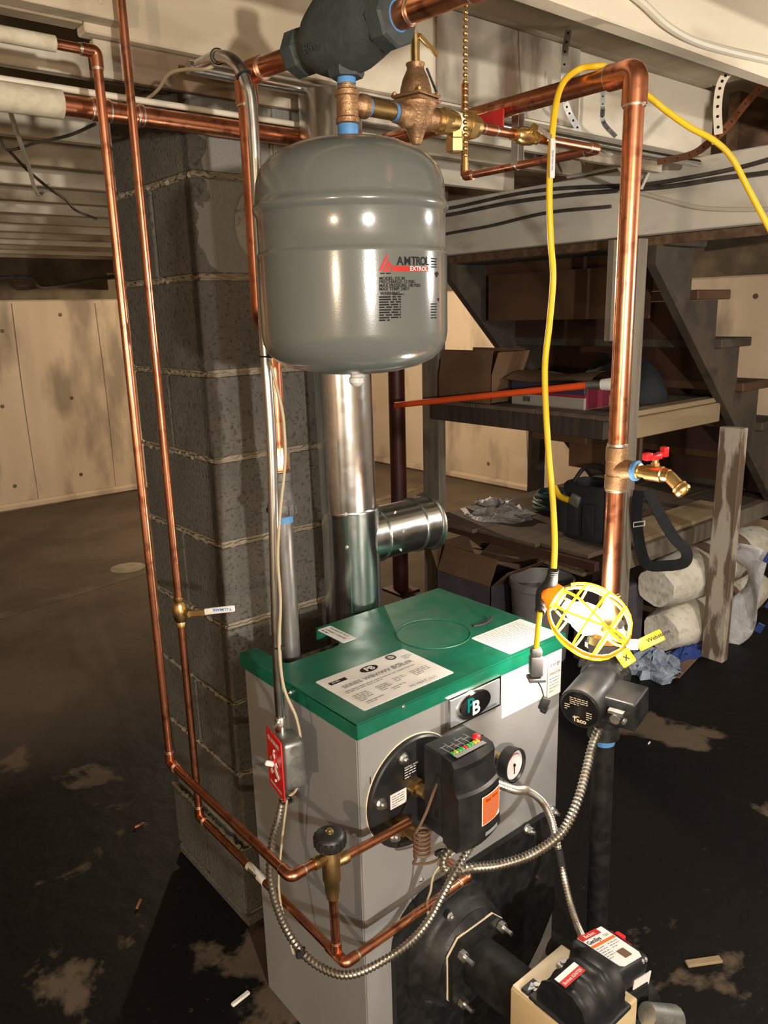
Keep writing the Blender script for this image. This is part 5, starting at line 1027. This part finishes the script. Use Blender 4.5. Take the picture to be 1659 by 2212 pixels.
t = thing('tool_case', 'dark tool poking out of the open cardboard box', 'tool', (2.72, 2.58, us + .10)); obj('handle', MB().tube(spline([(2.72, 2.60, us + .10), (2.71, 2.57, us + .16), (2.71, 2.53, us + .165), (2.72, 2.50, us + .11)], 5), .008, 8), 'black_satin', t); obj('body', MB().box((2.72, 2.55, us + .085), (.05, .12, .05), None, .008, 2), 'box_navy', t)
# flattish sack of mix
t = thing('carton_of_parts', 'long white and navy carton with maroon stripe on the upper shelf', 'box', (2.80, 2.16, us)); x0, x1, ya, yb = 2.72, 2.92, 1.97, 2.37
obj('lower_band', MB().bx((x0, ya, us), (x1, yb, us + .055), .004), 'box_white', t, smooth=False); obj('stripe', MB().bx((x0 - .001, ya - .001, us + .050), (x1 + .001, yb + .001, us + .064)), 'maroon', t, smooth=False); obj('upper_band', MB().bx((x0, ya, us + .062), (x1, yb, us + .105), .004), 'box_navy', t, smooth=False)
obj('end_panel', MB().bx((x0 + .01, ya - .002, us + .004), (x1 - .03, ya, us + .095)), 'maroon', t, smooth=False)
b = MB(); 
for k in range(7): b.bx((x0 - .0015, 2.30 - k * .006, us + .018), (x0 - .0005, 2.297 - k * .006, us + .040))
obj('barcode', b, 'ink', t, smooth=False)['kind'] = 'stuff'
b = MB(); b.grid(14, 8, lambda u, v: V((2.70 + .24 * v + .01 * math.sin(9 * u), 1.94 + .46 * u, us + .108 + .030 * math.sin(math.pi * v) + .008 * math.sin(7 * u + 3 * v) + .012 * (1 - u)))); b.grid(14, 8, lambda u, v: V((2.70 + .24 * v + .01 * math.sin(9 * u), 1.94 + .46 * u, us + .107))); tag(obj('paper_sack', b, 'cardboard'), 'folded tan paper sack lying on the navy carton', 'sack')
t = thing('canvas_bundle', 'dark crumpled canvas bundle at the back of the upper shelf', 'bundle', (3.05, 2.05, us)); b = MB(); rn = random.Random(6); b.grid(24, 12, lambda u, v: V((3.16 + .16 * math.cos(2 * math.pi * u) * math.sin(math.pi * (.02 + .5 * v)) * (1 + .1 * math.sin(5 * 2 * math.pi * u)), 2.10 + .22 * math.sin(2 * math.pi * u) * math.sin(math.pi * (.02 + .5 * v)) * (1 + .08 * math.sin(3 * 2 * math.pi * u)), us + .19 * math.cos(math.pi * (.02 + .48 * v)) * (1 + .12 * math.sin(4 * 2 * math.pi * u + 3 * v)) + .001)), True); obj('cloth', b, 'bag_black', t)
# orange pole with grey end
pa, pb, pc = onx(857, 875, 2.52), onx(1268, 832, 2.665), onx(1345, 829, 2.695)
t = thing('paint_pole', 'long orange pole lying across the upper shelf', 'pole', pa); obj('orange_tube', MB().cyl(pa, pb, .0145, seg=16), 'orange_pole', t); obj('grey_ferrule', MB().cyl(pb, pb + (pc - pb) * .45, .016, seg=16), 'galv_box', t); obj('white_end', MB().cyl(pb + (pc - pb) * .42, pc, .022, .030, seg=16), 'white_rubber', t); obj('end_cap', MB().cyl(pa - (pb - pa).normalized() * .006, pa, .0155, seg=16), 'orange_pole', t)
t = thing('hand_tool', 'small dark plier lying in front of the orange pole', 'tool', (2.66, 2.02, us)); q = onz(1190, 858, us + .006); b = MB(); b.tube(spline([q + V((0, .10, 0)), q + V((-.01, .03, 0)), q, q + V((.01, -.06, 0))], 5), .006, 6); b.tube(spline([q + V((.03, .09, 0)), q + V((.02, .03, 0)), q, q + V((-.01, -.06, 0))], 5), .006, 6); obj('plier', b, 'rubber', t)
b = MB(); q = onz(1395, 848, us + .006); b.box(q, (.07, .02, .012), Matrix.Rotation(.3, 3, 'Z'), .002); tag(obj('metal_scrap', b, 'galv_box'), 'small bright metal scrap on the upper shelf behind the riser', 'scrap')
# lower shelf
t = thing('crumpled_bag', 'crumpled pale plastic bag lying on the lower shelf', 'plastic bag', onz(1070, 1105, ls)); q = onz(1075, 1112, ls); rn = random.Random(11)
jt = [[rn.uniform(.6, 1.2) for _ in range(20)] for _ in range(9)]
b = MB(); b.grid(20, 9, lambda u, v: V((q.x + .15 * math.cos(2 * math.pi * u) * math.sin(math.pi * .5 * v) * jt[min(8, int(v * 8))][int(u * 20) % 20], q.y + .20 * math.sin(2 * math.pi * u) * math.sin(math.pi * .5 * v) * jt[min(8, int(v * 8))][int(u * 20 + 5) % 20], ls + .002 + .075 * math.cos(math.pi * .5 * v) * jt[min(8, int(v * 8))][int(u * 20 + 9) % 20])), True); obj('film', b, 'plastic_grey', t)
t = thing('garden_hose', 'coiled dark green hose on the lower shelf', 'hose', onz(1180, 1110, ls)); q = onz(1212, 1098, ls + .02); b = MB(); H_ = []
for k in range(140): a = k * .22; rr = .135 + .012 * math.sin(k * .7); H_.append(q + V((rr * .8 * math.cos(a), rr * math.sin(a), .016 * (k / 29) + .004 * math.sin(k))))
b.tube(H_, .011, 8); obj('coil', b, 'hose_green', t)
t = thing('tool_bag', 'black fabric tool bag standing on the lower shelf behind the riser', 'bag', (2.86, 1.98, ls)); q = V((2.86, 2.00, ls)); b = MB()
rings = []
for z, w_, d_ in ((0.001, .23, .19), (.02, .25, .20), (.16, .25, .205), (.24, .24, .20), (.25, .22, .18), (.22, .20, .16), (.10, .19, .15)):
    rings.append([q + V((d_ / 2 * (abs(math.cos(a)) ** .5) * (1 if math.cos(a) > 0 else -1), w_ / 2 * (abs(math.sin(a)) ** .5) * (1 if math.sin(a) > 0 else -1) , z)) for a in [k * math.pi / 14 for k in range(28)]])
b.loft(rings); obj('body', b, 'bag_black', t, ang=60)
for dy in (-.05, .03, .09): obj('pocket', MB().box(q + V((-.108, dy, .10)), (.014, .06, .15), None, .004, 2), 'bag_black', t)
b = MB(); b.tube(spline([q + V((-.02, -.10, .24)), q + V((-.01, -.05, .31)), q + V((0, .05, .31)), q + V((-.02, .10, .24))], 6), .010, 8); obj('carry_handle', b, 'rubber', t)
h1 = q + V((-.118, .10, .19)); obj('yellow_tool', MB().tube(spline([h1 + V((0, .03, .04)), h1, h1 + V((0, -.05, -.01))], 5), .014, 8), 'yellow_handle', t, label='yellow tool handle in the pocket'); obj('grey_tool', MB().box(q + V((-.120, .015, .185)), (.02, .05, .055), Matrix.Rotation(.3, 3, 'X'), .008, 2), 'galv_box', t)
sp_ = [(1400, 1060), (1425, 1110), (1455, 1160), (1482, 1190), (1478, 1215), (1440, 1222), (1400, 1220), (1385, 1190), (1375, 1120), (1380, 1060)]
Ps = spline([onv(x, y, (2.74, 1.72)) for x, y in sp_], 6); b = MB(); rings = []
for i, p in enumerate(Ps):
    tt = (Ps[min(i + 1, len(Ps) - 1)] - Ps[max(0, i - 1)]).normalized(); nn = (CAM - p).normalized(); wv = tt.cross(nn).normalized(); wv2 = (wv * .8 + nn * .4).normalized(); n2 = tt.cross(wv2)
    rings.append([p + wv2 * .024 + n2 * .002, p - wv2 * .024 + n2 * .002, p - wv2 * .024 - n2 * .002, p + wv2 * .024 - n2 * .002])
b.loft(rings); obj('shoulder_strap', b, 'bag_black', t)
q = onv(1378, 1134, (2.72, 1.72)); b = MB(); b.tube([q + V((0, .02, -.012)), q + V((0, -.03, .004)), q + V((0, -.03, .022)), q + V((0, .02, .006))], .003, 6, closed=True); obj('buckle', b, 'white_rubber', t)
# under the lower shelf
open_box('carton', 'open navy-sided carton on the floor under the lower shelf', (2.68, 2.50, 0), (.28, .36, .31), .0, 'cardboard_dark', (1, 1, 1, 1), (.5, 2.0, 1.1, .75), 'cardboard', .13)
open_box('carton', 'plain brown carton behind the navy-sided carton under the shelf', (3.15, 2.55, 0), (.30, .50, .30), .1, 'cardboard', (1, 1, 1, 1), (.2, .3, .4, .1), None, .16)
t = thing('bucket', 'grey plastic bucket under the lower shelf beside the work light', 'bucket', (2.66, 2.12, 0)); b = MB(); b.lathe((2.66, 2.12, 0.001), EZ, [(0, .115), (.34, .140), (.345, .147), (.375, .147), (.378, .140), (.37, .136), (.02, .110)], 28, cap=False); b.lathe((2.66, 2.12, .001), EZ, [(0, .11), (.015, .11)], 28); obj('shell', b, 'bucket_grey', t)
b = MB(); b.bx((2.74, 1.84, .0), (3.05, 2.0, .34), .01, 2); t = obj('carton', b, 'cardboard_dark', smooth=False); tag(t, 'closed dark carton behind the bucket under the shelf', 'box')
for k in range(4):
    b = MB(); z = .335 + k * .022 + .001; b.box((3.02 - .02 * k, 2.55 + .05 * k - .1, z + .0), (.12, .75, .018), Matrix.Rotation(.08 * (k - 1.5), 3, 'Z'), .002); tag(obj('scrap_board', b, ('plank_pale', 'cardboard', 'plank_pale', 'post_grey')[k], smooth=False), ('lowest', 'second', 'third', 'topmost')[k] + ' of the scrap boards piled under the lower shelf', 'board', 'scrap boards under the shelf')
# insulation batts in torn bags
def batt(name, label, a, c, r, sq):
    a = V(a); c = V(c); t = thing(name, label, 'insulation', (a.x, a.y, 0)); d = (c - a).normalized(); u = d.cross(EZ).normalized(); w_ = u.cross(d); b = MB(); rings = []
    L = (c - a).length; rn = random.Random(int(r * 1e4))
    for i in range(13):
        s_ = i / 12; e = 1 - .25 * (abs(s_ - .5) * 2) ** 6; rings.append([a + d * L * s_ + (u * math.cos(k * math.pi / 10) * sq + w_ * math.sin(k * math.pi / 10)) * r * e * (1 + .05 * math.sin(k * 1.7 + i)) for k in range(20)])
    b.loft(rings); return t, obj('fill', b, 'fiberglass', t, ang=70), a, c, d, u, w_
a1, c1_ = onz(1470, 1275, .40), V((3.95, 1.78, .40))
t, f_, a, c, d, u, w_ = batt('insulation_roll', 'upper pale fibreglass roll stacked behind the right shelf post', (2.98, 1.748, .345), (3.95, 1.748, .350), .112, 1.05)
for s_ in (.35, .62): obj('plastic_band', MB().lathe(a + d * (c - a).length * s_, d, [(0, .122), (.07, .122)], 20), 'kraft', t)
t, f_, a, c, d, u, w_ = batt('insulation_roll', 'lower pale fibreglass roll on the floor behind the right shelf post', (3.05, 1.748, .115), (3.95, 1.748, .115), .112, 1.05)
obj('plastic_band', MB().lathe(a + d * .45, d, [(0, .118), (.10, .118)], 20), 'kraft', t)
t = thing('plastic_wrap', 'torn white plastic wrapper with blue print at the end of the fibreglass rolls', 'wrapper', (3.7, 1.55, 0)); b = MB()
rn = random.Random(15); WP = [(1592, 1172), (1632, 1185), (1655, 1215), (1656, 1270), (1640, 1320), (1612, 1370), (1575, 1402)]
Pp = [onv(x, y, (3.40, 1.60)) for x, y in WP]; Pp = spline(Pp, 4); b.grid(len(Pp), 5, lambda u, v: Pp[min(len(Pp) - 1, int(round(u * (len(Pp) - 1))))] + (Pp[min(len(Pp) - 1, int(round(u * (len(Pp) - 1))))] - V((3.30, 1.66, .2))).normalized() * (-.11 * v) + V((.02, -.02, 0)) * math.sin(9 * u + 4 * v) + V((.10, .06, 0)) * v)
f_ = obj('film', b, 'poly_white', t); md_ = f_.modifiers.new('thick', 'SOLIDIFY'); md_.thickness = .003
b = MB(); m0 = len(Pp) // 2
for k in range(4): p = Pp[m0 - 6 + 4 * k] + V((-.035, -.045, 0)); b.box(p, (.006, .030, .050), Matrix.Rotation(.4, 3, 'X') @ Matrix.Rotation(.3, 3, 'Z'), .002)
obj('blue_print', b, 'poly_blue', t, smooth=False)['kind'] = 'stuff'
def crumple(name, label, cat, c, sx, sy, sz, mt, seed, amp=.35):
    c = V(c); rn = random.Random(seed); jt = [[1 + rn.uniform(-amp, amp) for _ in range(22)] for _ in range(9)]; b = MB()
    b.grid(22, 9, lambda u, v: V((c.x + sx * math.cos(2 * math.pi * u) * math.sin(math.pi * .5 * v) * jt[min(8, round(v * 8))][round(u * 22) % 22], c.y + sy * math.sin(2 * math.pi * u) * math.sin(math.pi * .5 * v) * jt[min(8, round(v * 8))][round(u * 22) % 22], c.z + .002 + sz * math.cos(math.pi * .5 * v) * jt[min(8, round(v * 8))][round(u * 22 + 7) % 22])), True)
    return tag(obj(name, b, mt, ang=25), label, cat)
crumple('plastic_bag', 'crumpled clear bluish plastic bag on the floor beside the circulator', 'plastic bag', onz(1410, 1448, 0) + V((0, .02, 0)), .12, .13, .085, 'clear_bag', 4)
crumple('plastic_sheet', 'blue printed plastic scrap on the floor under the insulation rolls', 'plastic', onz(1500, 1430, 0) + V((.03, .06, 0)), .12, .05, .05, 'poly_blue', 7)
tag(obj('kraft_sheet', MB().box((3.03, 1.69, .005), (.3, .2, .008), Matrix.Rotation(.2, 3, 'Z'), .002), 'kraft', smooth=False), 'brown kraft paper sheet under the insulation rolls', 'paper')
# ================================================================ cables and straps overhead
def cable(label, pts, r, mt, name='cable', cat='cable'):
    pts = [V((p[0], p[1], min(p[2], 2.035) if p[1] > 1.3 else p[2])) for p in pts]
    return tag(obj(name, MB().tube(spline(pts, 8), r, 8), mt), label, cat)
gx = 2.722
def ong(x, y): return onx(x, y, gx)
cable('upper of the dark cables stapled along the white girder', [ong(900, 455), ong(970, 450), ong(1100, 422), ong(1200, 408), ong(1320, 402), ong(1400, 398), ong(1560, 370), ong(1659, 345), ong(1800, 300)], .0075, 'wire_dark')
cable('lower dark cable stapled along the white girder', [ong(900, 470), ong(970, 464), ong(1100, 438), ong(1220, 422), ong(1330, 412), ong(1450, 402), ong(1560, 385), ong(1659, 373), ong(1800, 350)], .0085, 'wire_dark')
cable('dark cable sagging low on the girder behind the tank', [ong(900, 525), ong(962, 506), ong(1060, 488), ong(1180, 460), ong(1320, 446)], .0070, 'wire_dark')
cable('pale cable drooping along the right part of the girder', [ong(1330, 412), ong(1385, 418), ong(1440, 432), ong(1500, 447), ong(1560, 452), ong(1659, 452), ong(1800, 450)], .0075, 'wire_white')
cable('white cable curling from the joist to the girder behind the riser', [V((2.60, 2.0, 2.04)), onv(1388, 310, (2.5, 1.75)), onv(1406, 330, (2.6, 1.75)), onv(1402, 370, (2.68, 1.76)), onv(1385, 408, (2.70, 1.77))], .006, 'wire_white')
cable('white cable crossing under the joists behind the yellow cord', [onv(1120, 240, (1.75, 1.60)), onv(1190, 262, (1.9, 1.62)), onv(1260, 288, (2.05, 1.64)), onv(1310, 325, (2.2, 1.68)), onv(1340, 365, (2.4, 1.72)), onv(1360, 400, (2.6, 1.75))], .0085, 'wire_white')
jy = .942
cable('white cable run along the nearest joist at the top right', [ony(1300, -60, .936), ony(1380, 0, .936), ony(1440, 55, .936), ony(1500, 88, .936), ony(1580, 112, .936), ony(1659, 130, .936), ony(1800, 165, .936)], .0075, 'wire_white')
def strap(label, pix, p, mt='zinc', wdt=.009, z=None):
    P = spline([onv(x, y, q) for x, y, q in pix], 8); t = thing('metal_strap', label, 'strap', P[0], 'perforated hanger straps'); b = MB(); rings = []; holes = MB(); acc = 0
    for i, p_ in enumerate(P):
        tt = (P[min(i + 1, len(P) - 1)] - P[max(0, i - 1)]).normalized(); nn = (CAM - p_).normalized(); wv = tt.cross(nn).normalized(); n2 = wv.cross(tt)
        rings.append([p_ + wv * wdt + n2 * .0008, p_ - wv * wdt + n2 * .0008, p_ - wv * wdt - n2 * .0008, p_ + wv * wdt - n2 * .0008])
        if i % 3 == 1:
            sg = 1 if n2.dot(CAM - p_) > 0 else -1; holes.lathe(p_ + n2 * .0008 * sg, n2 * sg, [(0, wdt * .38), (.0004, wdt * .36)], 8)
    b.loft(rings); obj('band', b, mt, t, smooth=False); obj('slot_hole', holes, 'ink', t)['kind'] = 'stuff'; return t
A_ = (1.95, 1.05)
strap('white painted perforated strap curling off the near joist', [(1636, 30, (1.95, .93)), (1628, 90, (1.95, .93)), (1618, 140, (1.93, .95)), (1580, 152, (1.88, 1.0)), (1558, 180, (1.85, 1.05)), (1550, 230, (1.85, 1.08)), (1552, 290, (1.85, 1.08))], None, 'cream', .0095)
strap('rusty perforated strap crossing the yellow cord at the right', [(1700, 165, (2.2, 1.05)), (1650, 185, (2.1, 1.06)), (1610, 225, (2.0, 1.07)), (1570, 275, (1.9, 1.08)), (1530, 310, (1.85, 1.08)), (1490, 335, (1.95, 1.25)), (1420, 350, (2.2, 1.5))], None, 'copper_old', .009)
strap('thin galvanised strap hanging behind the copper ceiling run', [(1228, 65, (1.75, 1.50)), (1220, 120, (1.75, 1.50)), (1219, 200, (1.76, 1.50)), (1228, 240, (1.77, 1.50)), (1250, 280, (1.79, 1.50))], None, 'galv_box', .008)
strap('narrow twisted strap behind the copper riser elbow', [(1303, 185, (1.85, 1.50)), (1302, 230, (1.85, 1.50)), (1304, 265, (1.85, 1.50)), (1330, 295, (1.95, 1.55))], None, 'galv_box', .006)
# conduits along the joists at the left
def cond(label, a, c, r, mt): return tag(obj('ceiling_conduit', MB().cyl(a, c, r, seg=14), mt), label, 'conduit')
cond('white painted conduit running under the joists above the long copper main', (-1.5, 1.536, 1.952), (1.27, 1.536, 1.952), .006, 'wire_white')
cond('galvanised conduit passing behind the air scoop', (.765, 1.47, 2.005), (2.6, 1.47, 2.005), .0125, 'galv')
cable('thin tan wire sagging from the conduit top to the left copper lines', [cpath[66] + V((0, .0, -.012)), onv(440, 150, (.66, 1.28)), onv(400, 150, (.66, 1.35)), onv(365, 160, (.65, 1.42)), onv(340, 195, (.65, 1.50)), onv(310, 217, (.66, 1.58)), onv(285, 222, (.66, 1.63))], .0030, 'wire_tan', 'wire', 'wire')
cable('dark wire looping below the long copper main at the far left', [onv(205, 268, (.72, 1.62)), onv(150, 292, (.72, 1.8)), onv(80, 308, (.75, 2.0)), onv(18, 324, (.75, 2.1)), onv(0, 300, (.72, 2.1))], .0035, 'wire_dark', 'wire', 'wire')
cable('twisted dark wire hanging across the left joists', [onv(18, 324, (.78, 2.2)), onv(60, 368, (.85, 2.3)), onv(110, 410, (.9, 2.4)), onv(140, 430, (.95, 2.5)), onv(165, 455, (1, 2.6)), onv(210, 473, (1.05, 2.6))], .0040, 'wire_dark', 'wire', 'wire')
cable('white wire hanging from the left joists in a loose hook', [onv(12, 195, (.62, 1.75)), onv(25, 250, (.66, 1.85)), onv(45, 310, (.72, 2.0)), onv(62, 360, (.78, 2.2)), onv(80, 418, (.85, 2.4)), onv(98, 410, (.88, 2.45)), onv(105, 400, (.9, 2.5))], .0050, 'wire_white', 'wire', 'wire')
t = thing('hanging_tag', 'red plastic tag on the ceiling pipe behind the chain', 'tag', (1.24, 1.32, 1.93)); b = MB(); p = onx(1060, 262, 1.275); b.box(p, (.004, .07, .034), Matrix.Rotation(.0, 3, 'X'), .001); obj('sleeve', b, 'red_print', t)
cable('dark wire loop hanging in front of the back wall top', [ony(0, 600, 6.95), ony(65, 600, 6.9), ony(90, 622, 6.9), ony(160, 612, 6.9), ony(240, 600, 6.9), ony(400, 590, 6.9)], .014, 'wire_dark', 'wire', 'wire')
# glass insulators etc on the ledge under the girder
for k, (px, c_) in enumerate(((1250, 'white_rubber'), (1280, 'galv_box'), (1312, 'yellow_handle'))):
    p = onx(px, 549, 2.84); tag(obj('small_part', MB().box((2.86, p.y, 1.735), (.03, .06, .03), None, .006, 2), c_), ('pale', 'grey', 'yellow')[k] + ' small part on the ledge under the girder', 'part') if 0 else None
# floor debris
for k, (px, py, L, mt, lb) in enumerate(((1520, 2080, .09, 'plank_pale', 'pale wood splinter on the dark floor right of the burner'), (302, 1785, .035, 'copper_old', 'short copper offcut on the floor left of the chimney'), (300, 1955, .035, 'wood_chip', 'orange wood chip on the floor left of the boiler'), (520, 2160, .05, 'white_rubber', 'pale paper scrap on the floor beside the boiler base'), (1402, 1607, .02, 'white_rubber', 'tiny pale scrap on the floor behind the black pipe'))):
    p = onz(px, py, 0); rn = random.Random(k); b = MB(); a = rn.uniform(-.5, .5) + (.4 if k else -.9)
    b.box(p + V((0, 0, .004)), (L, L * .22, .008), Matrix.Rotation(a, 3, 'Z'), .002); tag(obj('debris', b, mt), lb, 'debris')
